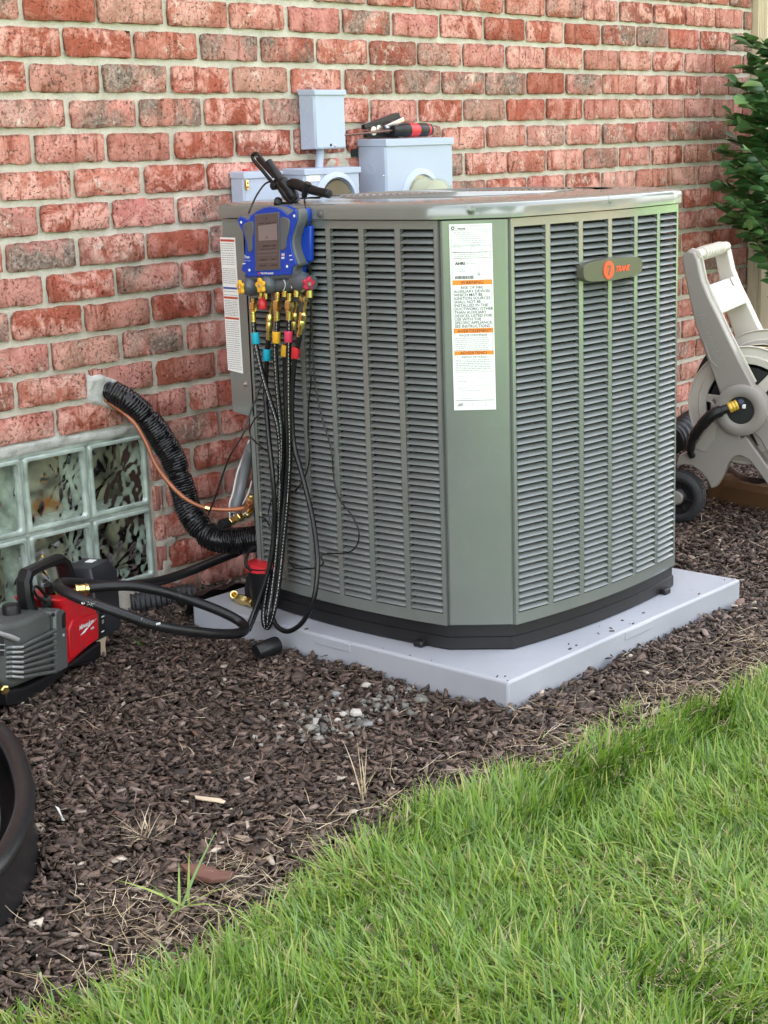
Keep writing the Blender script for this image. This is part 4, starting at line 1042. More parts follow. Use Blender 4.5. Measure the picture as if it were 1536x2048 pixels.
rel = [hp(985, 320, -.008), hp(975, 345, -.008), hp(965, 370, -.008), hp(955, 395, -.008), hp(948, 425, -.008), hp(942, 460, -.008)]
mb = MB(); mb.tube(rel, [.0075, .0085, .008, .0065, .006, .0055], 12); rl = mb.build('strain_relief', M['black'], pc, True)
mb = MB()
for k in range(5): mb.tube([rel[0].lerp(rel[-1], .25 + k * .14) + V(.0078 * math.cos(t_ / 8 * 6.283), .0078 * math.sin(t_ / 8 * 6.283), 0) for t_ in range(8)], .0011, 5, True)
mb.build('relief_ridge', M['black'], rl, True); rl['kind'] = 'thing'

# ================================================================== CHARGING HOSES
def hx(u, v, x): return at(u, v, 0, x)
def printed(mb, path, r, dash=.0050, gap=.0030, wd=.00055, ang=0):
    s = 0
    for a, b in zip(path, path[1:]):
        l = (b - a).length; t_ = (b - a).normalized(); toc = (CAM - a); toc = (toc - t_ * toc.dot(t_)).normalized()
        sd = t_.cross(toc); nn = (toc * math.cos(ang) + sd * math.sin(ang)); tt = t_.cross(nn)
        s += l
        if (s % (dash + gap)) < dash:
            c0 = a + nn * (r + .00025); c1 = b + nn * (r + .00025); mb.poly([c0 - tt * wd, c0 + tt * wd, c1 + tt * wd, c1 - tt * wd])
def hose(label, pts, r, col, collar, coup, stripe=None, ang=0.1, name='charging_hose'):
    """pts (u, v, x); collar ((u0,v0),(u1,v1),x) sleeve; coup list of (u0,v0,u1,v1,x,radius,kind)"""
    P_ = smooth([hx(*p) for p in pts], 10); t = thing(name, label, 'hose', P_[0], 'charging hoses hanging from the gauge')
    mb = MB(); mb.tube(P_, r, 12); mb.build('hose_line', M['hose'], t, True)
    if stripe:
        mb = MB(); printed(mb, smooth([hx(*p) for p in pts], 26), r, ang=ang); o = mb.build('printed_line', M['hoseprint'], t); o['kind'] = 'stuff'
    if collar:
        (u0, v0, u1, v1, x) = collar; a, b = hx(u0, v0, x), hx(u1, v1, x); l = (b - a).length
        m_ = MB(); m_.lathe(a, b - a, [(0, r + .0005), (0, .0082), (.001, .0094), (l - .001, .0090), (l, .0082), (l, r + .0005)], 18, False); m_.build('colour_sleeve', M[col], t, True, angle=40)
    for (u0, v0, u1, v1, x, rr, kind) in coup:
        a, b = hx(u0, v0, x), hx(u1, v1, x); l = (b - a).length; m_ = MB()
        if kind == 'crimp':
            pr = [(0, rr * .8)]
            for k in range(4): pr += [(l * (k + .1) / 4, rr), (l * (k + .72) / 4, rr), (l * (k + .82) / 4, rr * .84), (l * (k + .98) / 4, rr * .84)]
            m_.lathe(a, b - a, pr, 14); m_.build('crimp', M['brass'], t, True, angle=30)
        elif kind == 'nut': m_.lathe(a, b - a, [(0, rr * .8), (l * .15, rr), (l * .75, rr), (l * .8, rr * .82), (l, rr * .8)], 6); m_.build('coupling_nut', M['brass'], t, True, angle=25)
        elif kind == 'body': m_.lathe(a, b - a, [(0, rr * .75), (l * .1, rr), (l * .45, rr), (l * .5, rr * .86), (l * .6, rr), (l * .95, rr), (l, rr * .7)], 14); m_.build('coupling_body', M['brass'], t, True, angle=30)
        else: m_.tube([a, b], rr, 12); m_.build('stem', M['brass'], t, True, angle=30)
    return t
x0 = .112
hose('black hose with the upper cyan sleeve, first under the left end of the gauge', [(507, 640, x0), (509, 665, x0), (514, 700, x0), (526, 752, x0), (540, 800, x0 - .004), (552, 838, x0 - .004), (559, 880, x0 - .002), (561, 935, x0), (558, 1000, x0 + .002), (549, 1070, x0), (541, 1120, x0 - .01), (528, 1180, .085), (512, 1225, .065), (497, 1262, .04)], .0054, 'cyan', (510, 665, 513, 688, x0),
     [(507, 596, 507, 606, x0, .0052, 'stem'), (507, 604, 506, 622, x0, .0095, 'nut'), (506, 622, 507, 645, x0, .0062, 'crimp')], True, .3)
hose('black hose with the lower cyan sleeve, second from the left under the gauge', [(537, 672, .128), (535, 700, .128), (533, 725, .13), (531, 790, .128), (533, 820, .12), (538, 880, .108), (545, 950, .102), (549, 1010, .10), (548, 1060, .098), (541, 1125, .088), (523, 1185, .07), (505, 1232, .05), (492, 1262, .03)], .0056, 'cyan', (534, 698, 534, 721, .128),
     [(545, 605, 541, 632, .126, .0036, 'stem'), (541, 628, 538, 660, .127, .0080, 'body'), (538, 658, 537, 680, .128, .0062, 'crimp')])
hose('black hose with a yellow sleeve hanging from the middle of the gauge', [(555, 638, x0), (554, 665, x0), (551, 700, x0), (553, 750, x0), (556, 790, x0), (560, 830, x0), (564, 870, x0), (564, 920, x0 + .002), (562, 970, x0 + .003), (559, 1030, x0 + .002), (553, 1110, .10), (545, 1180, .085), (538, 1225, .07), (536, 1250, .066)], .0058, 'yellow', (553, 663, 553, 686, x0),
     [(555, 586, 555, 602, x0, .0058, 'stem'), (555, 600, 554, 622, x0, .0108, 'nut'), (554, 620, 554, 642, x0, .0074, 'crimp')], True, .35)
hose('black hose with a pink sleeve, looping low in front of the base', [(578, 640, x0 - .004), (578, 670, x0 - .004), (577, 720, x0 - .004), (577, 800, x0 - .006), (579, 870, x0 - .006), (579, 930, x0 - .006), (574, 1010, x0 - .006), (565, 1100, .095), (556, 1180, .078), (546, 1230, .064), (537, 1254, .062), (529, 1250, .066), (527, 1225, .072), (533, 1180, .082), (541, 1140, .09)], .0058, 'pink', (577, 662, 577, 684, x0 - .004),
     [(579, 586, 579, 602, x0, .0058, 'stem'), (579, 600, 578, 622, x0, .0108, 'nut'), (578, 620, 578, 642, x0, .0074, 'crimp')], True, .05)
hose('black hose with a dark red sleeve, swinging out right in a wide loop', [(600, 668, x0), (596, 690, x0), (591, 712, x0), (587, 745, x0), (584, 790, x0), (584, 840, x0), (588, 890, x0), (600, 935, x0), (612, 980, x0), (624, 1030, x0 - .004), (633, 1090, .095), (635, 1140, .085), (627, 1200, .070), (606, 1243, .058), (580, 1262, .054), (560, 1258, .058), (547, 1240, .066), (542, 1215, .076)], .0056, 'redcap', (592, 694, 590, 716, x0),
     [(603, 593, 612, 600, .118, .0085, 'nut'), (612, 602, 608, 628, x0, .0036, 'stem'), (608, 625, 602, 656, x0, .0090, 'body'), (602, 655, 598, 674, x0, .0064, 'crimp')])
hose('black hose with a yellow sleeve mostly hidden behind the pink sleeved hose', [(586, 655, .132), (580, 680, .132), (571, 705, .132), (570, 760, .132), (572, 830, .13), (574, 900, .126), (571, 980, .122), (564, 1060, .110), (557, 1140, .098), (548, 1200, .088)], .0054, 'yellow', (571, 690, 569, 712, .132),
     [(594, 604, 590, 628, .13, .0034, 'stem'), (590, 625, 586, 660, .131, .0078, 'body')])

# thin sensor cables
def cable(label, pts, r, group=None):
    P_ = smooth([hx(*p) for p in pts], 10); t = thing('sensor_cable', label, 'cable', P_[0], 'thin black sensor cables'); mb = MB(); mb.tube(P_, r, 8); mb.build('cable_line', M['hose'], t, True); return t
cable('short thin black cable arching from the clamp jaw to behind the gauge', [(545, 362, .158), (530, 368, .150), (515, 388, .13), (505, 408, .11), (497, 427, .098)], .0021)
cable('thin black cable dropping from the clamp along the right of the gauge', [(613, 392, .155), (609, 402, .140), (613, 425, .125), (617, 500, .13), (621, 560, .135), (622, 640, .135), (619, 720, .135), (622, 760, .136), (618, 800, .136), (616, 860, .136), (619, 905, .136), (616, 935, .134), (604, 965, .13), (588, 985, .125)], .0019)
cable('thin black cable snaking right across the louvres in a wide curve', [(622, 560, .132), (623, 640, .134), (627, 720, .134), (632, 780, .134), (645, 840, .133), (663, 900, .132), (668, 960, .130), (680, 1000, .130), (703, 1030, .130), (717, 1060, .128), (716, 1085, .126), (703, 1102, .124), (680, 1107, .122), (655, 1107, .118), (642, 1113, .112), (647, 1124, .108), (638, 1134, .108), (610, 1138, .112), (588, 1135, .114), (577, 1122, .116)], .0017)
cable('thin black cable running down left from the hoses towards the wall', [(528, 745, .125), (516, 785, .11), (500, 828, .09), (486, 868, .07), (462, 908, .05), (447, 945, .04), (432, 990, .03), (416, 1030, .02)], .0021)
cable('small curled black cable beside the left edge of the louvres', [(527, 822, .135), (510, 838, .13), (500, 858, .13), (503, 875, .13), (518, 890, .13), (533, 902, .13), (545, 915, .128), (555, 935, .128), (556, 960, .128), (548, 985, .126), (540, 1010, .12), (537, 1030, .118), (541, 1050, .116), (545, 1070, .115)], .0016)
cable('short black cable twig sticking out low beside the hoses', [(518, 1033, .15), (530, 1038, .135), (538, 1050, .125), (544, 1065, .118)], .0018)

# ================================================================== VACUUM PUMP
A0 = V(-.496, -.354, 0); AZ = R_(22.4)
pa, pn, pm = V(math.cos(AZ), math.sin(AZ), 0), V(math.sin(AZ), -math.cos(AZ), 0), V(-math.sin(AZ), math.cos(AZ), 0)   # along, outwards, inwards
def pp(u, v, d=0): return onp(u, v, A0, pn) + pn * d
c26 = lambda a, b: (a / 5.907, 1090 + b / 5.907)
def pc_(a, b, d=0): return pp(*c26(a, b), d)
def ps(s, d, z): return A0 + pa * s - pn * d + V(0, 0, z)         # s along, d inwards from the near side
def sof(p): return (p - A0).dot(pa)
pu = thing('vacuum_pump', 'red and grey cordless vacuum pump with a black carrying handle on the mulch', 'pump', ps(.10, .06, .02))
PWD = .125
def pprism(name, pts, d0, d1, mat, parent=None, bevel=.003, seg=2):
    m_ = MB(); m_.prism([pc_(a, b, -d0) for a, b in pts], -pn * (d1 - d0)); return m_.build(name, M[mat], parent or pu, bevel=bevel, seg=seg)
pprism('foot', [(80, 1905), (275, 1890), (480, 1760), (700, 1570), (840, 1440), (1070, 1425), (1190, 1320), (1190, 1130), (800, 1430), (300, 1680), (60, 1730)], -.002, .11, 'black', bevel=.004)
body = pprism('motor_casing', [(-60, 960), (200, 930), (300, 900), (560, 780), (640, 830), (660, 1500), (190, 1700), (60, 1660), (-60, 1600)], .006, PWD, 'pumpgrey', bevel=.010, seg=3)
for k in range(7):
    b0 = 1195 + k * 57
    m_ = MB(); st_ = [pc_(105, b0 + 30, -.012), pc_(122, b0 + 14, .001), pc_(235, b0 + 6 + k * 3, .004), pc_(640, b0 - 190 + k * 24, .004)]
    m_.tube(st_, .0042, 8); m_.build('cooling_rib', M['pumpgrey'], body, True, angle=60)
    m_ = MB(); m_.tube([pc_(108, b0 + 25, -.006), pc_(128, b0 + 13, .0036), pc_(233, b0 + 5 + k * 3, .0080)], .0024, 6); m_.build('bright_rib_edge', M['silver'], body, True)
m_ = MB(); m_.prism([pc_(20, 1020, .003), pc_(150, 1060, .003), pc_(240, 1100, .003), pc_(215, 1150, .003), pc_(40, 1085, .003), pc_(-60, 1060, .003), pc_(-60, 1010, .003)], pm * .05); m_.build('front_ledge', M['silver'], body, bevel=.004)
m_ = MB(); m_.prism([pc_(-60, 1070, .002), pc_(36, 1090, .002), pc_(38, 1310, .002), pc_(-60, 1310, .002)], pm * .01); m_.build('front_vent', M['dark'], body)
for b0 in (1175, 1240):
    m_ = MB(); m_.tube([pc_(-60, b0, .004), pc_(34, b0 + 3, .004)], .0014, 6); m_.build('vent_bar', M['silver'], body)
col = pprism('casing_collar', [(640, 800), (690, 745), (775, 770), (805, 1440), (690, 1515), (655, 1480)], -.002, PWD, 'pumpgrey', bevel=.005)
pprism('latch_recess', [(712, 830), (765, 780), (770, 970), (740, 995), (715, 960)], -.0028, .01, 'bblack', col, bevel=.002)
m_ = MB(); m_.lathe(pc_(620, 825, .003), pn, [(-.004, .004), (.001, .004), (.0018, .002), (.0018, .0002)], 12); m_.build('casing_screw', M['bblack'], body, True, angle=40)
red = pprism('drive_housing', [(700, 650), (900, 560), (1250, 670), (1170, 800), (1182, 1110), (830, 1420), (800, 1000), (780, 740)], .004, PWD - .005, 'pumpred', bevel=.008, seg=3)
m_ = MB(); m_.prism([pc_(865, 880, .000), pc_(1160, 800, .000), pc_(1172, 1105, .000), pc_(835, 1350, .000), pc_(815, 1000, .000)], pm * .012); m_.build('housing_panel', M['pumpred'], red, bevel=.003)
for a0, b0, b1 in ((850, 985, 1235), (880, 975, 1225), (960, 1110, 1250), (990, 1100, 1235)):
    m_ = MB(); m_.tube([pc_(a0, b0, .0003), pc_(a0 - 4, b1, .0003)], .0010, 6); m_.build('housing_groove', plain('groove_red', (.16, .006, .008), .5, 0, .05, 60, 0), red, True)
m_ = MB()
e1 = (pc_(1140, 870) - pc_(930, 990)).normalized(); e2 = V(0, 0, 1)
text(m_, 'Milwaukee', pc_(925, 1010, .0022), e1, e2 * 1 + e1 * .0, .0145, pn, shear=.25, bold=.022)
text(m_, 'FUEL', pc_(1060, 1005, .0022), e1, e2, .0072, pn, shear=.3, bold=.02)
m_.poly([pc_(935, 1070, .0022), pc_(1010, 975, .0022), pc_(1030, 985, .0022), pc_(985, 1040, .0022)]); m_.poly([pc_(985, 1030, .0023), pc_(1140, 855, .0023), pc_(1035, 950, .0023), pc_(1060, 915, .0023)][:3])
for dd in (.0,): text(m_, 'H', pc_(728, 1085, .0030), e1, e2, .0095, pn, bold=.03)
m_.build('lettering', M['white'], pu)
strip = pprism('control_strip', [(1172, 790), (1240, 760), (1275, 1060), (1182, 1108)], .002, .09, 'bblack', bevel=.002)
m_ = MB()
c = pc_(1220, 905, -.0010); 
for k in range(14):
    t0, t1 = 2 * math.pi * k / 14, 2 * math.pi * (k + 1) / 14
    def cc(r, t_): return c + pa * (r * math.cos(t_)) + V(0, 0, r * math.sin(t_)) 
    m_.poly([cc(.0042, t0), cc(.0042, t1), cc(.0030, t1), cc(.0030, t0)])
for b0 in (835, 1010): m_.poly([pc_(1202, b0 + 12, -.001), pc_(1235, b0 - 6, -.001), pc_(1238, b0 + 8, -.001), pc_(1205, b0 + 26, -.001)])
m_.build('control_print', M['white'], strip)
# battery at the far end
bs0 = sof(pc_(1190, 900)); 
def bat(name, s0, s1, d0, d1, z0, z1, mat, bev=.008, parent=None):
    m_ = MB(); m_.prism([ps(s0, d0, z0), ps(s1, d0, z0), ps(s1, d1, z0), ps(s0, d1, z0)], (0, 0, z1 - z0)); return m_.build(name, M[mat], parent or pu, bevel=bev, seg=3)
btop = 0.214
m_ = MB(); S0, S1 = bs0 - .012, bs0 + .098
bt = [ps(S0, .004, .186), ps(S1, .004, .186), ps(S1, .092, .186), ps(S0, .092, .186)]; tp = [ps(S0 + .012, .016, btop), ps(S1 - .015, .016, btop), ps(S1 - .015, .080, btop), ps(S0 + .012, .080, btop)]
m_.quadgrid([[p - V(0, 0, .135) for p in bt], bt, tp], True); m_.poly(tp); btm = m_.build('battery', plain('battery_black', (.018, .019, .024), .42, 0, .2, 60, .1), pu, bevel=.004)
m_ = MB(); m_.prism([ps(S1 - .05, .040, btop + .0005), ps(S1 - .028, .040, btop + .0005), ps(S1 - .028, .058, btop + .0005), ps(S1 - .05, .058, btop + .0005)], (0, 0, .0012)); m_.build('battery_sticker', M['white'], btm)
m_ = MB()
for k in range(2): m_.prism([ps(S0 + .02 + k * .012, .0036 + .008, .198), ps(S0 + .045 + k * .006, .0036 + .008, .198), ps(S0 + .045 + k * .006, .0036 + .009, .201), ps(S0 + .02 + k * .012, .0036 + .009, .201)], (0, 0, .0012))
m_.build('battery_mark', M['redcap'], btm)
for k, d in enumerate((.012, .024, .060)):
    m_ = MB(); m_.prism([ps(S1 + .0004, d, .075), ps(S1 + .0004, d + .004, .075), ps(S1 + .0004, d + .004, .175), ps(S1 + .0004, d, .175)], pa * .0016); m_.build('battery_stripe', M['pumpred'], btm)
# carrying handle: posts and grip in the plane through the middle of the pump
HD = .055
def hq(a, b): return onp(*c26(a, b), A0 - pn * HD, pn)
m_ = MB(); P_ = [hq(335, 770), hq(300, 600), hq(285, 430), hq(310, 340), hq(400, 285), hq(560, 215), hq(690, 170), hq(745, 215), hq(780, 330), hq(820, 480)]
def sect(path, w_, h_):
    rows = []
    for i, p in enumerate(path):
        t_ = (path[min(i + 1, len(path) - 1)] - path[max(i - 1, 0)]).normalized(); nn = pn; bb_ = t_.cross(nn).normalized(); ww, hh = w_[i], h_[i]
        rows.append([p + nn * (ww * cx) + bb_ * (hh * cy) for cx, cy in ((1, .5), (.5, 1), (-.5, 1), (-1, .5), (-1, -.5), (-.5, -1), (.5, -1), (1, -.5))])
    b_ = m_.quadgrid(rows, True); m_.face(*range(b_, b_ + 8)); e_ = b_ + 8 * (len(rows) - 1); m_.face(*range(e_, e_ + 8))
sect(P_, [.020, .017, .016, .016, .015, .015, .016, .017, .018, .020], [.015, .0125, .0125, .013, .0095, .0095, .012, .013, .014, .016])
m_.build('handle', M['black'], pu, True, angle=32)
# oil cap, gas ballast plug, brass fittings
m_ = MB(); o_ = onp(*c26(145, 880), A0 - pn * .062, pn); m_.lathe(o_ - V(0, 0, .012), (0, 0, 1), [(0, .017), (.010, .017), (.012, .0155), (.017, .0155), (.0185, .0195), (.040, .0195), (.045, .017), (.046, .010), (.046, .0003)], 24); m_.build('oil_cap', M['black'], pu, True, angle=35)
m_ = MB(); o_ = onp(*c26(545, 665), A0 - pn * .035, pn); m_.lathe(o_, (pn * .8 - pa * .6), [(-.012, .009), (.002, .014), (.008, .014), (.010, .011), (.010, .0003)], 18); m_.build('ballast_plug', M['black'], pu, True, angle=35)
m_ = MB(); m_.tube(smooth([onp(*c26(a, b), A0 - pn * .03, pn) for a, b in ((545, 680), (440, 610), (395, 530), (430, 490), (510, 560), (560, 640))], 6), .0035, 8); m_.build('plug_strap', M['black'], pu, True)
m_ = MB(); m_.tube([onp(*c26(a, b), A0 - pn * .045, pn) for a, b in ((565, 470), (590, 560))], .010, 10); m_.build('inlet_cap', M['black'], pu, True)
fd = A0 - pn * .04
def pfit(name, a0, b0, a1, b1, r, hexn=True, mat='brass'):
    m_ = MB(); q0, q1 = onp(*c26(a0, b0), fd, pn), onp(*c26(a1, b1), fd, pn); l = (q1 - q0).length
    m_.lathe(q0, q1 - q0, [(0, r * .85), (l * .1, r), (l * .9, r), (l, r * .85)], 6 if hexn else 14); m_.build(name, M[mat], pu, True, angle=28)
pfit('inlet_nut', 620, 590, 680, 640, .0105); pfit('inlet_elbow', 590, 650, 690, 655, .009, False); pfit('inlet_base', 590, 735, 700, 715, .010)
m_ = MB(); o_ = pc_(-25, 1690, .01); m_.lathe(o_, pn - pa * .6, [(0, .008), (.004, .010), (.014, .010), (.016, .007), (.016, .0003)], 6); m_.build('drain_plug', M['brass'], pu, True, angle=30)
# pale wood shim under the far foot
sh = thing('wood_shim', 'pale split piece of wood standing against the far end of the pump', 'wood', pc_(1230, 1300))
m_ = MB(); m_.prism([pc_(1170, 1140, -.004), pc_(1225, 1100, -.004), pc_(1278, 1085, -.004), pc_(1262, 1180, -.004), pc_(1280, 1300, -.004), pc_(1245, 1290, -.004), pc_(1200, 1318, -.004), pc_(1180, 1220, -.004)], pm * .006); m_.build('sliver', M['palewood'], sh, bevel=.001)

# thick black vacuum hose: brass end, one loop, then off behind the unit
vh = thing('vacuum_hose', 'thick scuffed black vacuum hose coiled in one loop in front of the pump', 'hose', at(330, 1210, 1, -.40))
def vp(pts): return [at(u, v, 1, y) for u, v, y in pts]
loop = [(172, 1178, -.30), (200, 1174, -.315), (260, 1172, -.34), (320, 1182, -.37), (380, 1200, -.40), (435, 1220, -.44), (475, 1240, -.47), (490, 1256, -.50), (478, 1266, -.53), (440, 1268, -.54), (380, 1262, -.53), (310, 1250, -.51), (250, 1230, -.47), (200, 1212, -.43), (160, 1197, -.39), (128, 1182, -.35), (115, 1172, -.31), (122, 1166, -.28), (150, 1166, -.265), (200, 1170, -.25), (260, 1170, -.235), (315, 1163, -.215), (370, 1146, -.19), (430, 1122, -.17), (490, 1098, -.16), (540, 1080, -.15)]
LP_ = smooth(vp(loop), 10); mb = MB(); mb.tube(LP_, .0112, 16); mb.build('hose_line', M['rubber'], vh, True)
mb = MB(); q0, q1 = LP_[0], at(146, 1180, 1, -.29); l = (q1 - q0).length; mb.lathe(q0 + (q0 - q1).normalized() * .004, q1 - q0, [(0, .0125), (l * .25, .0135), (l * .3, .0118), (l * .75, .0108), (l * .8, .0122), (l, .0122), (l * 1.05, .009)], 18); mb.build('hose_ferrule', M['brass'], vh, True, angle=30)
mb = MB(); text(mb, '008', at(312, 1250.5, 1, -.523), (1, -.25, 0), (0, 0, 1), .007, (0, -1, .1), bold=.03); text(mb, 'EL3', at(163, 1208, 1, -.413), (1, -.3, -.2), (0, .2, 1), .005, (0, -1, .1), bold=.03); mb.build('hose_print', M['white'], vh)
mb = MB()
for (u, v, y, n_) in ((183, 1208, -.43, 18), (290, 1240, -.50, 6)):
    for k in range(n_):
        a = at(u + random.uniform(-9, 9), v + random.uniform(-5, 5), 1, y - .0125 + random.uniform(-.001, .001)); s_ = random.uniform(.0006, .0022)
        mb.poly([a + V(-s_, 0, 0), a + V(0, 0, -s_ * .7), a + V(s_ * 1.2, 0, 0), a + V(0, 0, s_ * .6)])
o = mb.build('scuff_mark', plain('scuff_grey', (.30, .29, .27), .8, 0, .2, 60, 0), vh); o['kind'] = 'stuff'

# black tub with a red lid, brass fittings, foam plug
rt = thing('tool_cup', 'black cup with bright red insert standing on the pad behind the hoses', 'cup', (.165, -.395, .07))
c = V(.165, -.395, .0705)
mb = MB(); mb.lathe(c, (0, 0, 1), [(0, .030), (.002, .034), (.085, .041), (.105, .042), (.105, .038), (.088, .037)], 20); mb.build('cup', M['black'], rt, True, angle=40)
mb = MB(); mb.lathe(c + V(0, 0, .088), (0, 0, 1), [(0, .0365), (.004, .0445), (.009, .0445), (.010, .041), (.013, .041), (.014, .0445), (.019, .0445), (.021, .040), (.021, .0005)], 24); mb.build('red_insert', M['redcap'], rt, True, angle=40)
mb = MB(); mb.tube(smooth([c + V(-.042, .0, .095), c + V(-.05, .01, .115), c + V(-.03, .02, .135), c + V(0, .03, .14)], 6), .004, 8); mb.build('cup_handle', M['black'], rt, True)
bf = thing('brass_fitting', 'brass tee fitting lying on the pad left of the hoses', 'fitting', at(478, 1198, 2, .075))
def bfz(u, v, dz): return at(u, v, 2, .0705 + dz)
for name, a, b, r, n_ in (('fitting_nut', bfz(475, 1196, .010), bfz(497, 1203, .012), .0125, 6), ('fitting_end', bfz(497, 1203, .012), bfz(506, 1207, .012), .010, 14), ('fitting_neck', bfz(466, 1192, .010), bfz(477, 1197, .010), .0085, 12)):
    mb = MB(); l = (b - a).length; mb.lathe(a, b - a, [(0, r * .85), (l * .12, r), (l * .88, r), (l, r * .85)], n_); mb.build(name, M['brass'], bf, True, angle=28)
mb = MB(); a = bfz(467, 1190, .014); mb.lathe(a, V(-.5, -.75, .35), [(-.006, .0055), (.004, .0065), (.004, .0095), (.010, .0095), (.010, .0065), (.004, .0055), (-.002, .0002)], 18); mb.build('fitting_mouth', M['brass'], bf, True, angle=28)
fp = thing('foam_plug', 'short black foam pipe stub lying in the mulch against the pad', 'pipe', at(535, 1305, 2, .03))
mb = MB(); a, b = at(512, 1305, 2, .038), at(556, 1288, 2, .044); mb.lathe(a, b - a, [(0, .004), (.0, .017), (.004, .019), ((b - a).length * .9, .0195), ((b - a).length, .017), ((b - a).length, .0005)], 20); mb.build('stub', M['rubber'], fp, True, angle=50)
fb = thing('rear_strip', 'black strip showing along the rear of the pad', 'black_strip', at(430, 1180, 1, -.20))
mb = MB(); T_ = smooth([at(u, v, 1, y) for u, v, y in ((378, 1196, -.225), (410, 1186, -.20), (450, 1176, -.185), (490, 1166, -.175))], 8); mb.quadgrid([[p + V(0, .02, -.05) for p in T_], [p + V(0, 0, .004 * math.sin(i * .7)) for i, p in enumerate(T_)], [p + V(.012, .03, -.004) for p in T_]]); mb.build('black_strip', M['bblack'], fb, True)  # wavy black strip along the pad's rear edge
dp = thing('drain_pipe', 'black corrugated pipe end buried in the mulch behind the hose loop', 'pipe', at(330, 1205, 2, .03))
a, b = at(262, 1212, 2, .022), at(388, 1190, 2, .03); mb = MB(); pr = []
l = (b - a).length
for k in range(60): pr.append((l * k / 59, .030 + .0025 * math.sin(k * 1.3)))
mb.lathe(a, b - a, pr, 18); mb.build('pipe_wall', M['corrugate'], dp, True, angle=80)

# ================================================================== RUBBER TUB at the picture edge
tub = thing('rubber_tub', 'black rubber tub with a thick rolled rim at the left edge of the mulch', 'tub', (-1.15, -.75, 0))
TP = [(-.70, -.50), (-.727, -.627), (-.752, -.708), (-.802, -.812), (-.865, -.918), (-.93, -1.00), (-1.02, -1.085), (-1.11, -1.14), (-1.25, -1.17), (-1.42, -1.12), (-1.52, -.97), (-1.54, -.77), (-1.47, -.55), (-1.32, -.40), (-1.12, -.32), (-.92, -.32), (-.77, -.39)]
tp = smooth([(x, y, 0) for x, y in TP], 8, True); tc_ = sum(tp, V(0, 0, 0)) / len(tp)
def tring(off, z): return [p + (tc_ - p).normalized() * off + V(0, 0, z) for p in tp]
mb = MB(); mb.quadgrid([tring(-.004, -.02), tring(-.002, .005), tring(.010, .082), tring(.010, .090)], True)
mb.quadgrid([tring(.020, .090), tring(.032, .01), tring(.06, .006)], True); mb.poly(tring(.06, .006)); mb.build('tub_wall', M['rubber'], tub, True, angle=60)
mb = MB(); mb.tube(tring(.014, .100), .0165, 14, True); mb.build('tub_rim', M['rubber'], tub, True)
ih = thing('inner_hose', 'dark grey hose coiled inside the black rubber tub', 'hose', (-1.1, -.75, .03))
mb = MB(); mb.tube([p + V(0, 0, .02 * math.sin(i * .05)) for i, p in enumerate(tring(.075, .06))], .020, 12, True); mb.build('hose_coil', M['conduit'], ih, True)

# ================================================================== HOSE REEL
RA = R_(16); ra = V(math.cos(RA), math.sin(RA), 0); rb_ = V(-ra.y, ra.x, 0); RP = V(1.646, -.605, .01)
def rp(u, v, d=0): return onp(u, v, RP, ra) + ra * d
HUB = rp(1482, 820); RWD = .36
hr = thing('hose_reel', 'taupe plastic hose reel cart with black wheel standing beside the air conditioner', 'hose reel', (HUB.x, HUB.y, 0))
ARM = [(1364, 520), (1366, 509), (1376, 502), (1388, 505), (1394, 520), (1403, 561), (1418, 598), (1433, 628), (1457, 679), (1478, 722), (1503, 768), (1516, 800), (1500, 850), (1462, 862), (1444, 800), (1428, 755), (1412, 712), (1391, 652), (1375, 580)]
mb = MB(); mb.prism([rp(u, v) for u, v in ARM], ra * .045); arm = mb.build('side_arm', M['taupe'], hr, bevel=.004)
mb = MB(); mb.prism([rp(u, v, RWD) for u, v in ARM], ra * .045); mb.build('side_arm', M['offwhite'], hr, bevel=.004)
mb = MB(); mb.prism([rp(u, v, .046) for u, v in ((1366, 505), (1376, 498), (1390, 502), (1398, 520), (1406, 561), (1436, 628), (1460, 679), (1506, 768), (1498, 772), (1440, 655), (1395, 560), (1385, 520))], ra * .004); mb.build('arm_edge', M['offwhite'], hr, bevel=.0015)
# raised script and underline on the arm
mb = MB(); d0 = rp(1399, 628, -.0012); d1 = rp(1434, 726, -.0012); dn = (d1 - d0).normalized(); un = dn.cross(ra).normalized()
if un.dot(CR) < 0: un = -un
text(mb, 'hosemobile', d0 - un * .004, dn, un, .034, -ra, shear=.15, bold=.0)
mb.tube(smooth([rp(1409, 684, -.0008), rp(1418, 712, -.0008), rp(1428, 728, -.0008), rp(1437, 735, -.0008)], 5), .0012, 6)
mb.build('raised_script', M['engraved'], arm)
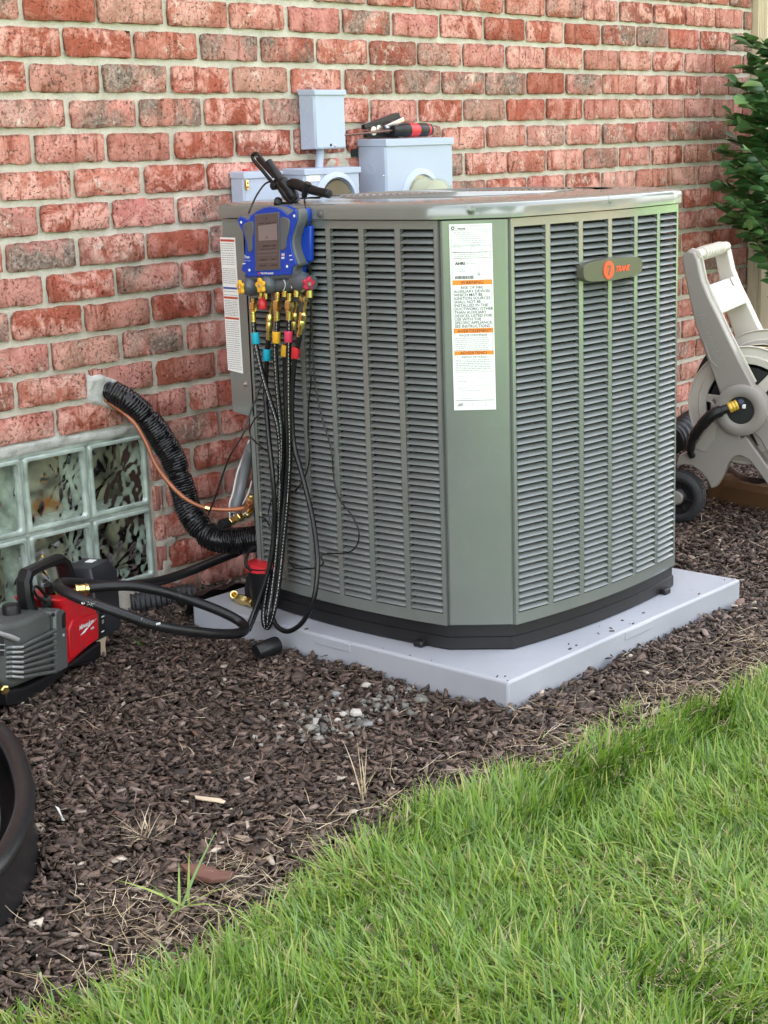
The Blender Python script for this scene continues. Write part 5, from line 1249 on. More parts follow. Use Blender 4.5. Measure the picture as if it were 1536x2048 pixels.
# hub ring, lower frame
mb = MB(); th = [2 * math.pi * k / 36 for k in range(36)]
def rcirc(c, r, d=0): return [c + ra * d + rb_ * (r * math.cos(t_)) + V(0, 0, r * math.sin(t_)) for t_ in th]
mb.quadgrid([rcirc(HUB, .040, .03), rcirc(HUB, .040, -.010), rcirc(HUB, .046, -.014), rcirc(HUB, .066, -.014), rcirc(HUB, .074, -.008), rcirc(HUB, .076, .04)], True); mb.build('hub_ring', M['taupe'], hr, True, angle=50)
mb = MB(); mb.poly(rcirc(HUB, .0405, -.005)); mb.build('hub_hole_shade', M['dark'], hr)  # dark disc before the arm paints the shade inside the hub hole
LOW = [(1420, 800), (1420, 822), (1408, 858), (1394, 884), (1378, 901), (1356, 912), (1350, 935), (1368, 930), (1384, 933), (1400, 945), (1413, 960), (1421, 978), (1432, 975), (1444, 955), (1457, 926), (1468, 914), (1482, 913), (1498, 922), (1516, 945), (1545, 985), (1600, 1040), (1614, 1030), (1536, 936), (1490, 872), (1480, 878), (1478, 868), (1490, 858), (1500, 860), (1520, 880), (1545, 930), (1580, 985), (1600, 975), (1560, 890), (1530, 812), (1515, 800), (1505, 850), (1480, 862), (1455, 850), (1440, 825)]
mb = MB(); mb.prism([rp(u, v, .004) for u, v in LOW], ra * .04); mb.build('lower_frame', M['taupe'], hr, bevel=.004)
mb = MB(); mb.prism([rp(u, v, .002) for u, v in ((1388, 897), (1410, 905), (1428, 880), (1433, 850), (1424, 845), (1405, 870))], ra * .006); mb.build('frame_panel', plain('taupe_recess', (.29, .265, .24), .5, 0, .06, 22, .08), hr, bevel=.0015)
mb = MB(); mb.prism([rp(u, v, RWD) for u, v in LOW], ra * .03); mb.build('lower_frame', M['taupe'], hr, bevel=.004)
# grip bar with finger rings
g0 = rp(1386, 512, .03); g1 = rp(1386, 512, RWD + .02)
mb = MB(); mb.tube([g0, g1], .0155, 16); gb = mb.build('grip_bar', M['offwhite'], hr, True, angle=40)
for k in range(12):
    c = g0.lerp(g1, .18 + k * .053); mb = MB(); mb.lathe(c, ra, [(-.0050, .0150), (-.0045, .0205), (.0035, .0205), (.0045, .0150)], 18, False); mb.build('grip_ring', M['offwhite'], gb, True, angle=30)
# storage tray across the arms
tq = [rp(1412, 572, .045), rp(1437, 632, .045)]
mb = MB(); nrm = ((tq[1] - tq[0]).cross(ra)).normalized()
if nrm.dot(CF) > 0: nrm = -nrm
W_ = ra * (RWD - .045)
mb.prism([tq[0], tq[0] - nrm * .05, tq[1] - nrm * .05 + V(0, 0, .02), tq[1]], W_); mb.build('tray', M['offwhite'], hr, bevel=.006, seg=3)
mb = MB(); n0 = tq[0] + W_ * .72 + nrm * .0012; dz = (tq[1] - tq[0]).normalized()
mb.prism([n0, n0 + ra * .018, n0 + ra * .018 + dz * .022, n0 + ra * .009 + dz * .030, n0 + dz * .022], nrm * .002); mb.build('tray_notch', plain('notch_shade', (.40, .38, .35), .5, 0, .05, 22, .05), hr, bevel=.0008)
# flanges with spokes, hose wound between them
def flange(d, r, ph):
    mb = MB(); c = HUB
    def rg(r_, dd): return rcirc(c, r_, d + dd)
    mb.quadgrid([rg(r - .052, .006), rg(r - .050, -.004), rg(r - .030, -.006), rg(r - .026, .000), rg(r - .006, .002), rg(r, -.004), rg(r + .002, .0), rg(r, .008), rg(r - .05, .010), rg(r - .052, .006)], True)
    f = mb.build('reel_flange', M['offwhite'], hr, True, angle=40)
    mb = MB(); mb.quadgrid([rg(.062, .006), rg(.060, -.004), rg(.02, -.006), rg(.001, -.006)], True); mb.build('flange_hub', M['offwhite'], f, True, angle=40)
    for k in range(6):
        an = ph + k * math.pi / 3; e = rb_ * math.cos(an) + V(0, 0, math.sin(an)); s_ = e.cross(ra).normalized()
        mb = MB(); p0, p1 = c + ra * d + e * .05, c + ra * d + e * (r - .045)
        mb.prism([p0 - s_ * .018, p1 - s_ * .011, p1 + s_ * .011, p0 + s_ * .018], ra * .010); mb.build('spoke', M['offwhite'], f, bevel=.003)
    return f
flange(.078, .172, .15); flange(.318, .192, .55)
rh = thing('garden_hose', 'black garden hose with pale stripes wound on the reel', 'hose', (HUB.x, HUB.y, HUB.z))
for k in range(6):
    mb = MB(); d = .105 + k * .034; r = .135 + .004 * (k % 2)
    mb.tube(rcirc(HUB, r, d), .0165, 10, True); hc = mb.build('hose_coil', M['rubber'], rh, True)
    mb = MB(); mb.tube(rcirc(HUB, r + .0155, d - .008), .0016, 5, True); mb.build('hose_stripe', M['yellow'] if k % 3 == 1 else M['cream'], hc, True)
mb = MB(); mb.lathe(HUB + ra * .08, ra, [(0, .112), (.25, .112)], 24); mb.build('reel_core', M['dark'], hr, True, angle=40)
# loose loop of hose hanging at the left of the reel
lp_ = smooth([rp(1425, 700, .14), rp(1405, 712, .13), rp(1385, 742, .12), rp(1370, 785, .12), rp(1364, 830, .12), rp(1370, 862, .115), rp(1382, 885, .11), rp(1400, 905, .11)], 8)
mb = MB(); mb.tube(lp_, .0095, 12); mb.build('loose_loop', M['rubber'], rh, True)
mb = MB(); mb.tube([p + rb_ * -.0085 - ra * .0055 for p in lp_], .0013, 6); mb.build('hose_stripe', M['cream'], rh, True)
ld = thing('leader_hose', 'short black leader hose with a yellow striped coupling plugged into the reel hub', 'hose', rp(1400, 880, -.02))
l0 = [rp(1462, 814, -.012), rp(1446, 819, -.022), rp(1430, 826, -.030), rp(1415, 840, -.030), rp(1400, 858, -.026), rp(1388, 878, -.02), rp(1383, 900, -.012), rp(1384, 912, .0)]
mb = MB(); mb.tube(smooth(l0, 8), [.013] * 8 + [.0165] * 10 + [.017] * 10 + [.0155] * 10 + [.013] * 10 + [.0105] * 9, 14); mb.build('hose_line', M['rubber'], ld, True)
mb = MB(); q0, q1 = rp(1476, 808, -.004), rp(1459, 815, -.014); l = (q1 - q0).length; pr = []
for k in range(3): pr += [(l * (k + .05) / 3, .0145), (l * (k + .5) / 3, .0160), (l * (k + .95) / 3, .0140)]
mb.lathe(q0, q1 - q0, pr, 16); mb.build('yellow_coupling', plain('coupling_yellow', (.66, .42, .06), .35, .3, .1, 60, .05), ld, True, angle=50)
mb = MB(); mb.lathe(rp(1490, 800, .02), q0 - rp(1490, 800, .02), [(0, .016), (.03, .016), (.036, .012)], 16); mb.build('swivel', plain('navy_swivel', (.012, .02, .05), .35, 0, .1, 60, .05), ld, True, angle=50)
mb = MB(); a = rp(1489, 812, -.006); mb.obox(a, ra * .004, rb_ * .005, V(0, 0, .006)); mb.build('white_tab', M['white'], ld, bevel=.001)
# road wheel
WC = rp(1357, 992, -.012); WR = .078
mb = MB(); wth = 48
def wc(r, d, n=48): return [WC + ra * d + rb_ * (r * math.cos(2 * math.pi * k / n)) + V(0, 0, r * math.sin(2 * math.pi * k / n)) for k in range(n)]
wh = bpy.data.objects.new('wheel', None)
mb.quadgrid([wc(.050, -.014), wc(.058, -.018), wc(.066, -.017), wc(WR - .001, -.011), wc(WR, .0), wc(WR, .028), wc(WR - .002, .036), wc(.05, .040)], True); whl = mb.build('wheel', M['tyre'], hr, True, angle=40)
mb = MB()
for k in range(44):
    an = 2 * math.pi * k / 44
    for d0_, d1_, da in ((-.008, .006, 0), (.010, .026, .07)):
        e = rb_ * math.cos(an + da) + V(0, 0, math.sin(an + da)); s_ = e.cross(ra)
        c = WC + e * WR + ra * ((d0_ + d1_) / 2); mb.obox(c, ra * ((d1_ - d0_) / 2), s_ * .0028, e * .0014)
tr_ = mb.build('tyre_tread', M['tyre'], whl); tr_['kind'] = 'stuff'
mb = MB(); mb.quadgrid([wc(.051, -.013), wc(.048, -.004), wc(.030, -.003), wc(.026, -.010), wc(.022, -.012)], True); mb.build('wheel_disc', M['bblack'], whl, True, angle=40)
for k in range(8):
    an = k * math.pi / 4 + .2; e = rb_ * math.cos(an) + V(0, 0, math.sin(an)); s_ = e.cross(ra); mb = MB(); mb.obox(WC + e * .038 - ra * .006, e * .010, s_ * .0025, ra * .003); mb.build('disc_rib', M['bblack'], whl, bevel=.001)
mb = MB(); mb.lathe(WC, -ra, [(.008, .020), (.016, .020), (.019, .017), (.020, .0005)], 24); mb.build('hub_cap', M['taupe'], whl, True, angle=40)

# things half hidden behind the reel
cg = thing('drain_pipe', 'black corrugated downspout pipe on the ground between the unit and the reel', 'pipe', (1.9, -.2, .1))
P_ = smooth([at(1340, 880, 1, -.26), at(1368, 862, 1, -.26), at(1385, 850, 1, -.24), at(1402, 840, 1, -.2)], 24); mb = MB(); mb.tube(P_, [.047 + .005 * math.sin(i * 1.05) for i in range(len(P_))], 20); mb.build('pipe_wall', M['corrugate'], cg, True, angle=80)
tb = thing('timber_edging', 'rotting brown landscape timber lying behind the hose reel', 'timber', at(1490, 1000, 2, .02))
a, b = at(1438, 978, 2, .035), at(1640, 1018, 2, .035); mb = MB(); t_ = (b - a).normalized(); nn = V(-t_.y, t_.x, 0)
rows = []
for k in range(24):
    p = a.lerp(b, k / 23); rows.append([p + nn * cx * .05 * (1 + .15 * noise.noise((k * .6, j, 0))) + V(0, 0, cz * .045 * (1 + .25 * noise.noise((k * .5, j, 4)))) for j, (cx, cz) in enumerate(((-1, -.8), (-1, .6), (-.7, .95), (.7, 1), (1, .7), (1, -.8)))])
b_ = mb.quadgrid(rows, True); mb.face(*range(b_, b_ + 6)); mb.face(*range(b_ + 6 * 23, b_ + 6 * 24)); mb.build('log', M['timber'], tb, True, angle=35)
gh = thing('soaker_hose', 'dull black hose lying on the timber under the reel', 'hose', at(1480, 955, 2, .1))
mb = MB(); mb.tube(smooth([at(1452, 935, 2, .075), at(1475, 955, 2, .07), at(1505, 965, 2, .075), at(1560, 968, 2, .08)], 8), .017, 12); mb.build('hose_line', M['rubber'], gh, True)

# ================================================================== MULCH, GRASS, STRAW
def inview(x, y, z, mu=60, mv=60):
    d = np.stack([x - CAM.x, y - CAM.y, z - CAM.z], -1); zz = d @ np.array(CF); u = 768 + FPX * (d @ np.array(CR)) / zz; v = 1024 - FPX * (d @ np.array(CU)) / zz
    return (u > -mu) & (u < 1536 + mu) & (v > -mv) & (v < 2048 + mv)
TPX = np.array([p.x for p in tp]); TPY = np.array([p.y for p in tp])
def in_poly(x, y, px, py):
    ins = np.zeros(x.shape, bool); n = len(px); j = n - 1
    for i in range(n):
        c = ((py[i] > y) != (py[j] > y)) & (x < (px[j] - px[i]) * (y - py[i]) / (py[j] - py[i] + 1e-12) + px[i]); ins ^= c; j = i
    return ins
def rot(yaw, pitch, roll):
    cy, sy, cp_, sp, cr, sr = np.cos(yaw), np.sin(yaw), np.cos(pitch), np.sin(pitch), np.cos(roll), np.sin(roll)
    return np.stack([np.stack([cy * cp_, cy * sp * sr - sy * cr, cy * sp * cr + sy * sr], -1), np.stack([sy * cp_, sy * sp * sr + cy * cr, sy * sp * cr - cy * sr], -1), np.stack([-sp, cp_ * sr, cp_ * cr], -1)], -2)
def vnoise(x, y, f, seed):
    return np.array([noise.noise((a * f, b * f, seed)) for a, b in zip(x, y)])
def chips(name, x, y, z, ln, wd, th, tilt, tint, mat):
    n = len(x); base = np.array([[-1, -.8, -1], [1, -.5, -1], [.9, .6, -1], [-.85, .9, -1], [-.8, -.6, 1], [.85, -.35, 1], [.7, .45, 1], [-.7, .7, 1]]) * .5
    P = base[None] * (1 + RNG.uniform(-.45, .45, (n, 8, 3))) * np.stack([ln, wd, th], -1)[:, None, :]
    Rr = rot(RNG.uniform(0, 2 * np.pi, n), RNG.normal(0, tilt, n), RNG.normal(0, tilt, n)); P = np.einsum('nij,nkj->nki', Rr, P) + np.stack([x, y, z], -1)[:, None, :]
    F = np.array([[0, 3, 2, 1], [4, 5, 6, 7], [0, 1, 5, 4], [1, 2, 6, 5], [2, 3, 7, 6], [3, 0, 4, 7]])
    f = (F[None] + 8 * np.arange(n)[:, None, None]).reshape(-1, 4)
    return mesh_np(name, P.reshape(-1, 3), f, mat, np.repeat(tint, 8))
n = 150000
x = RNG.uniform(-1.4, 3.4, n); y = RNG.uniform(-1.62, .0, n); z = mulch_z(x, y)
ok = inview(x, y, z, 320, 120) & (pad_d(x, y) > .004) & (y > edge_y(x) - .06) & ~in_poly(x, y, TPX, TPY)
x, y, z = x[ok], y[ok], z[ok]; n = len(x)
keep = RNG.random(n) < np.where(x > 1.1, .55, 1.0); x, y, z = x[keep], y[keep], z[keep]; n = len(x)
big = RNG.random(n) < .15
ln = RNG.lognormal(-4.18, .50, n) * np.where(big, 2.0, 1); ln = np.clip(ln, .005, .055); wd = ln * RNG.uniform(.25, .75, n); th = np.clip(ln * RNG.uniform(.10, .26, n), .0018, .0065)
zz = z + RNG.uniform(-.006, .012, n) - .012 * (ln > .03)
tint = np.clip(RNG.beta(1.6, 3.0, n), 0, .90)
pale = RNG.random(n) < .016; tint[pale] = RNG.uniform(.93, 1, pale.sum())
M['chips'] = tint_material('bark_mulch', [(0, (.020, .0135, .010)), (.25, (.054, .036, .026)), (.50, (.112, .074, .055)), (.70, (.180, .126, .098)), (.86, (.27, .21, .175)), (.91, (.13, .05, .03)), (.95, (.32, .26, .20)), (1, (.52, .45, .36))], .62, .45, 0, .8, nscale=220)
mo = chips('mulch', x, y, zz, ln, wd, th, .36, tint, M['chips'])
n = 34; x = RNG.uniform(PADLO[0], PADHI[0], n); y = np.where(RNG.random(n) < .6, PADLO[1] + np.abs(RNG.normal(0, .03, n)), RNG.uniform(PADLO[1], PADHI[1], n)); x = np.where(RNG.random(n) < .4, PADLO[0] + np.abs(RNG.normal(0, .02, n)), x)
ok = (x < PADHI[0] - .01) & (y > PADLO[1] + .004) & (x > PADLO[0] + .004); x, y = x[ok], y[ok]; n = len(x); l_ = RNG.uniform(.002, .010, n)
chips('mulch_crumb', x, y, np.full(n, .0715), l_, l_ * .5, l_ * .3, .2, RNG.uniform(.1, .6, n), M['chips'])
# pale gravel mixed in near the front of the pad
g0 = at(690, 1425, 2, .02)
n = 150; x = RNG.normal(g0.x, .095, n); y = RNG.normal(g0.y, .055, n); ok = pad_d(x, y) > .012; x, y = x[ok], y[ok]; n = len(x)
M['gravel'] = tint_material('pale_gravel', [(0, (.10, .095, .085)), (.5, (.24, .23, .20)), (.8, (.40, .37, .33)), (1, (.62, .59, .54))], .8, .3, 0, .5)
s_ = RNG.lognormal(-4.75, .4, n)
chips('gravel', x, y, mulch_z(x, y) + .010 + RNG.uniform(-.004, .004, n), s_ * 1.2, s_, s_ * .7, .5, RNG.beta(1.2, 3.0, n), M['gravel'])

def ribbons(name, x, y, z, L, W, yaw, lean, curl, tint, mat, segs=4, kink=0, kind='stuff'):
    """bent grass ribbons: root x,y,z; lean from upright, growing along yaw"""
    n = len(x); k = np.arange(segs + 1) / segs
    ang = lean[:, None] + curl[:, None] * k[None, :]
    if kink: ang = ang + RNG.normal(0, kink, ang.shape)
    dl = L[:, None] / segs
    h = np.concatenate([np.zeros((n, 1)), np.cumsum(np.sin(ang[:, 1:]) * dl, 1)], 1); v = np.concatenate([np.zeros((n, 1)), np.cumsum(np.cos(ang[:, 1:]) * dl, 1)], 1)
    yw = yaw[:, None] + (np.cumsum(RNG.normal(0, kink, ang.shape), 1) if kink else 0)
    cx, sx = np.cos(yw), np.sin(yw)
    C_ = np.stack([x[:, None] + h * cx, y[:, None] + h * sx, z[:, None] + v], -1)
    wprof = np.clip(1.02 - k ** 2.2, .05, 1) * (.75 + .25 * np.minimum(1, k * 4))
    rl_ = RNG.uniform(-.5, .5, n)[:, None]; 
    S_ = np.stack([-sx * np.cos(rl_), cx * np.cos(rl_), np.sin(rl_) * np.ones_like(cx)], -1) * (W[:, None] * wprof[None, :] * .5)[..., None]
    P = np.stack([C_ - S_, C_ + S_], 2).reshape(n, -1, 3)
    F = np.array([[2 * i, 2 * i + 1, 2 * i + 3, 2 * i + 2] for i in range(segs)]); m = 2 * (segs + 1)
    f = (F[None] + m * np.arange(n)[:, None, None]).reshape(-1, 4)
    return mesh_np(name, P.reshape(-1, 3), f, mat, np.repeat(tint, m), True, kind)
M['grass'] = tint_material('lawn_blade', [(0, (.035, .095, .008)), (.25, (.100, .215, .018)), (.50, (.225, .375, .036)), (.68, (.200, .350, .110)), (.86, (.41, .51, .11)), (.93, (.44, .45, .18)), (1, (.58, .50, .30))], .36, .45, .45, 0, nscale=0)
M['straw'] = tint_material('dry_straw', [(0, (.28, .20, .11)), (.5, (.50, .40, .25)), (1, (.68, .60, .43))], .65, .3, .2, 0, nscale=0)
n = 230000
x = RNG.uniform(-1.7, 1.3, n); y = RNG.uniform(-2.6, -1.15, n); z = np.full(n, -.010)
ok = inview(x, y, z, 420, 330) & ~in_poly(x, y, TPX, TPY); x, y, z = x[ok], y[ok], z[ok]
dE = edge_y(x) - y                                # metres inside the lawn
en = vnoise(x, y, 9, 3) * .055 + vnoise(x, y, 28, 8) * .03
prob = np.clip((dE + en + .035) / .10, 0, 1) ** 1.7; prob *= np.where(x < -.80, np.clip((dE + en + .05) / .16, .0, 1), 1)
ok = RNG.random(len(x)) < prob * np.where(dE > .35, .85, 1); x, y, z, dE = x[ok], y[ok], z[ok], dE[ok]; n = len(x)
p1 = vnoise(x, y, 3.1, 20); p2 = vnoise(x, y, 7.5, 31); p3 = vnoise(x, y, 1.6, 44)
yaw = 1.0 + 4.6 * p1 + 2.2 * p2 + RNG.normal(0, .95, n)
lean = np.clip(.72 + .50 * np.abs(p3 + .25) + RNG.normal(0, .36, n), .02, 1.5); curl = np.clip(RNG.normal(.70, .55, n), -.3, 2.0)
L = np.clip(RNG.normal(.051, .017, n) * (1 + .35 * p2), .016, .092) * np.clip(.55 + dE / .12, .55, 1)
W = RNG.uniform(.0018, .0048, n)
tint = np.clip(.47 + .30 * p2 + .28 * p1 + RNG.normal(0, .22, n), .02, .88)
yel = RNG.random(n) < (.055 + .35 * np.clip(1 - dE / .10, 0, 1)); tint[yel] = RNG.uniform(.84, 1, yel.sum())
ribbons('grass', x, y, z, L, W, yaw, lean, curl, tint, M['grass'])
# thatch low between the blades
n2 = 18000; idx = RNG.integers(0, n, n2)
ribbons('thatch', x[idx] + RNG.normal(0, .01, n2), y[idx] + RNG.normal(0, .01, n2), z[idx] + .004, RNG.uniform(.02, .05, n2), RNG.uniform(.001, .0022, n2), RNG.uniform(0, 6.28, n2), RNG.uniform(1.0, 1.5, n2), RNG.uniform(-.3, .4, n2), np.clip(RNG.beta(2, 2, n2), 0, 1), M['straw'], 3)
# dry straw along the edge and strewn over the mulch
def straw(name, cx, cy, sx, sy, n, L0=.02, L1=.075, edge=False):
    x = RNG.normal(cx, sx, n); y = (edge_y(x) + RNG.normal(cy, sy, n)) if edge else RNG.normal(cy, sy, n)
    if edge: x = RNG.uniform(cx - sx, cx + sx, n); y = edge_y(x) + RNG.normal(cy, sy, n)
    z = mulch_z(x, y) + .010
    ok = inview(x, y, z) & (pad_d(x, y) > .01) & ~in_poly(x, y, TPX, TPY); x, y, z = x[ok], y[ok], z[ok]; n = len(x)
    return x, y, z, n
parts_ = [straw('', .6, .03, 1.6, .035, 1150, edge=True), straw('', -.9, -1.20, .07, .05, 110), straw('', -.72, -1.28, .10, .05, 130), straw('', -.98, -1.34, .10, .05, 170), straw('', .6, -1.38, .35, .05, 650), straw('', -.3, -.9, 1.0, .35, 420), straw('', 1.6, -.8, .6, .25, 420)]
x = np.concatenate([p[0] for p in parts_]); y = np.concatenate([p[1] for p in parts_]); z = np.concatenate([p[2] for p in parts_]); n = len(x)
ribbons('straw', x, y, z + RNG.uniform(0, .008, n), RNG.uniform(.018, .075, n), RNG.uniform(.0006, .0016, n), RNG.uniform(0, 6.28, n), RNG.uniform(1.30, 1.6, n), RNG.normal(0, .12, n), RNG.random(n), M['straw'], 5, .05)

# brown bark shreds between the chips
n = 9000; x = RNG.uniform(-1.3, 2.6, n); y = RNG.uniform(-1.5, -.05, n); ok = inview(x, y, x * 0) & (pad_d(x, y) > .01) & (y > edge_y(x) - .03) & ~in_poly(x, y, TPX, TPY); x, y = x[ok], y[ok]; n = len(x)
ribbons('mulch_shred', x, y, mulch_z(x, y) + RNG.uniform(.006, .014, n), RNG.uniform(.012, .045, n), RNG.uniform(.0010, .0034, n), RNG.uniform(0, 6.28, n), RNG.uniform(1.25, 1.65, n), RNG.normal(0, .2, n), np.clip(RNG.beta(2, 3, n), 0, .88), M['chips'], 4, .06)
# single pieces lying on the mulch
def piece(name, label, cat, pts, z, h, mat, bevel=.0015):
    c = at(*pts[0], 2, z); t = thing(name, label, cat, c); mb = MB(); mb.prism([at(u, v, 2, z) for u, v in pts], (0, 0, h))
    for i in range(len(pts), 2 * len(pts)): mb.v[i] = mb.v[i] + V(random.uniform(-.003, .003), random.uniform(-.003, .003), random.uniform(-.003, .003))
    mb.build('chip', M[mat], t, bevel=bevel); return t
piece('bark_chip', 'large reddish brown bark chip lying at the lawn edge', 'bark chip', [(362, 1738), (375, 1730), (405, 1733), (440, 1745), (470, 1752), (455, 1764), (420, 1768), (385, 1760)], .018, .006, 'redbark', .0015)
piece('wood_stick', 'pale split stick lying flat in the middle of the mulch', 'stick', [(389, 1592), (400, 1594), (440, 1599), (452, 1603), (448, 1608), (405, 1602), (391, 1599)], .022, .005, 'palewood')
piece('wood_chip', 'small white wood chip standing beside the black tub', 'wood chip', [(114, 1620), (119, 1619), (127, 1638), (128, 1643), (122, 1641)], .022, .006, 'wire')
def pebble(label, u, v, r, mat='stone', sq=.65):
    c = at(u, v, 2, .024); t = thing('pebble', label, 'stone', c, 'pale pebbles in front of the pad'); mb = MB(); k0 = random.random() * 50; rows = []
    for i in range(6):
        a = -math.pi / 2 + math.pi * i / 5; row = []
        for j in range(9):
            b = 2 * math.pi * j / 9; d = V(math.cos(a) * math.cos(b), math.cos(a) * math.sin(b), math.sin(a) * sq); q = 1 + .45 * noise.noise(d * 1.6 + V(k0, 0, 0)); row.append(c + d * r * q)
        rows.append(row)
    mb.quadgrid(rows, True); mb.build('stone', M[mat], t, True, angle=30); return t
pebble('white pebble, largest of the pale stones in front of the pad', 712, 1425, .0125); pebble('pale angular pebble touching dark bark just left of the largest white pebble', 686, 1428, .007); pebble('grey pebble up the slope between the pale stones and the pad', 671, 1388, .009, 'greystone'); pebble('flat grey pebble below the largest white pebble', 735, 1448, .011, 'greystone', .4)
pebble('cream pebble closest to the pad among the pale stones', 732, 1370, .009); pebble('small cream pebble left below the largest white pebble', 675, 1440, .007)
# a few rooted tufts outside the lawn
def tuft(label, u, v, n, L0, L1, mat, t0, t1, lean0=.2, lean1=1.1, w=.003):
    c = at(u, v, 2, .008); t = thing('grass_tuft', label, 'grass tuft', c, 'grass tufts rooted in the mulch')
    o = ribbons('blade_spray', RNG.normal(0, .006, n), RNG.normal(0, .006, n), np.zeros(n), RNG.uniform(L0, L1, n), RNG.uniform(w * .6, w, n), RNG.uniform(0, 6.28, n), RNG.uniform(lean0, lean1, n), RNG.uniform(.1, .7, n), RNG.uniform(t0, t1, n), M[mat], 5)
    o.parent = t; o['kind'] = 'stuff'; return t
tuft('coarse pale green grass tuft sprawling on mulch below the red bark chip', 372, 1818, 9, .07, .14, 'grass', .68, .84, .6, 1.3, .006)
tuft('dry straw tuft standing in mulch left of the red bark chip', 290, 1680, 60, .03, .08, 'straw', .3, 1, .3, 1.5, .002)
tuft('upright dry stalk tuft at the top edge of the lawn', 722, 1600, 12, .06, .12, 'straw', .4, 1, .05, .5, .0026)
tuft('small fresh green tuft growing at the front corner of the mulch near straw', 1250, 1425, 26, .03, .06, 'grass', .4, .9, .2, 1.1, .0026)
tuft('tiny green weed in the mulch under the hose loop', 280, 1290, 26, .012, .03, 'grass', .3, .7, .5, 1.4, .0022)

# ================================================================== BUSH at the right edge
M['leaf'] = tint_material('bush_leaf', [(0, (.020, .062, .016)), (.35, (.034, .098, .026)), (.7, (.055, .135, .036)), (1, (.115, .205, .055))], .40, .45, .25, 0, nscale=0, attr='tint')
def leafmat():
    m, t, b = newmat('bush_leaf_green'); oi = t.nodes.new('ShaderNodeObjectInfo'); r = ramp(t, [(0, (.026, .078, .020)), (.45, (.046, .128, .036)), (.8, (.072, .170, .046)), (1, (.15, .26, .075))]); t.links.new(oi.outputs['Random'], r.inputs[0])
    tc = t.nodes.new('ShaderNodeTexCoord').outputs['Object']; nn = noise_tex(t, tc, 60, 3); c = mixc(t, .35, r.outputs[0], nn.outputs[0], 'OVERLAY'); t.links.new(c, b.inputs['Base Color']); b.inputs['Roughness'].default_value = .42
    tr = t.nodes.new('ShaderNodeBsdfTranslucent'); t.links.new(c, tr.inputs[0]); mx = t.nodes.new('ShaderNodeMixShader'); mx.inputs[0].default_value = .25
    t.links.new(b.outputs[0], mx.inputs[1]); t.links.new(tr.outputs[0], mx.inputs[2]); t.links.new(mx.outputs[0], t.nodes['Material Output'].inputs[0]); return m
LM = leafmat()
def leaf_mesh(k):
    rr = random.Random(k); mb = MB(); rows = []; wv = rr.uniform(.36, .46); bend = rr.uniform(.1, .5)
    for i in range(7):
        u = i / 6; w_ = wv * math.sin(math.pi * u ** .95) ** .8 * (1 - .12 * u) ; zc = -bend * u * u * .35
        rows.append([(u, -w_, zc + .30 * w_ + rr.uniform(-.01, .01)), (u, -w_ * .5, zc + .13 * w_), (u, 0, zc), (u, w_ * .5, zc + .13 * w_), (u, w_, zc + .30 * w_ + rr.uniform(-.01, .01))])
    mb.quadgrid(rows); o = mb.build('leaf', LM, None, True, angle=80, local=True); me = o.data; bpy.data.objects.remove(o); return me
LMESH = [leaf_mesh(k) for k in range(8)]
bush = thing('bush', 'leafy green bush reaching over the brick wall at the right picture edge', 'bush', (3.12, -.26, -.01))
rr = random.Random(21); BL0 = Vector(bush.location)
stems = []
tips = [at(u, v, 1, y) for u, v, y in ((1492, 80, -.12), (1512, 120, -.22), (1480, 175, -.10), (1466, 235, -.18), (1490, 200, -.3), (1452, 300, -.16), (1470, 340, -.28), (1443, 368, -.14), (1445, 410, -.22), (1480, 430, -.26), (1500, 300, -.34), (1510, 460, -.2), (1528, 230, -.3), (1530, 380, -.34), (1526, 140, -.12), (1505, 400, -.12), (1535, 310, -.12), (1475, 280, -.10), (1497, 460, -.32), (1465, 440, -.15), (1515, 200, -.2), (1500, 250, -.3), (1525, 280, -.28), (1515, 350, -.2), (1485, 390, -.22), (1505, 430, -.34), (1530, 430, -.22), (1490, 330, -.2), (1520, 160, -.3), (1530, 330, -.1), (1470, 400, -.3), (1498, 130, -.2), (1530, 90, -.2), (1488, 240, -.22), (1462, 330, -.24), (1535, 200, -.3), (1580, 100, -.2), (1580, 250, -.3), (1600, 400, -.25), (1640, 180, -.2), (1640, 330, -.2))]
leaves = []
for k, tip in enumerate(tips):
    root = V(3.16 + rr.uniform(-.05, .12), -.24 + rr.uniform(-.06, .06), -.02)
    p1 = V(3.16 + rr.uniform(-.06, .10), -.22 + rr.uniform(-.06, .06), max(.35, tip.z - rr.uniform(.28, .42))); mid = p1.lerp(tip, .5) + V(0, 0, .05)
    P_ = smooth([root, root.lerp(p1, .55) + V(rr.uniform(-.03, .03), 0, 0), p1, mid, tip], 6); stems.append(P_)
    m_ = MB(); nP = len(P_); m_.tube(P_, [.006 - .0045 * i / (nP - 1) for i in range(nP)], 6); m_.build('stem', M['bark'], bush, True)
    for i in range(15, nP):
        for q in range(1):
            pass
    L_ = 20
    for i in range(L_):
        s_ = .46 + .54 * i / (L_ - 1); fi = s_ * (nP - 1); a = P_[int(fi)]; b_ = P_[min(nP - 1, int(fi) + 1)]; p = a.lerp(b_, fi - int(fi)); t_ = (b_ - a) if (b_ - a).length > 1e-6 else (P_[-1] - P_[-2])
        t_ = t_.normalized(); sd_v = t_.cross(V(0, 0, 1)); sd_v = sd_v.normalized() if sd_v.length > .01 else V(1, 0, 0)
        for sg in ((1, -1) if i < L_ - 1 else (0,)):
            d = (t_ * rr.uniform(.35, .9) + sd_v * sg * rr.uniform(.6, 1.1) + V(rr.uniform(-.25, .25), rr.uniform(-.35, .1), rr.uniform(-.25, .35))).normalized(); leaves.append((p, d, rr.uniform(.046, .076)))
vis = []
for (p, d, s_) in leaves:
    u, v, zz_ = pxof(p + d * s_ * .5); vis.append(0 if (u < 1550 and v > -20) else 1)
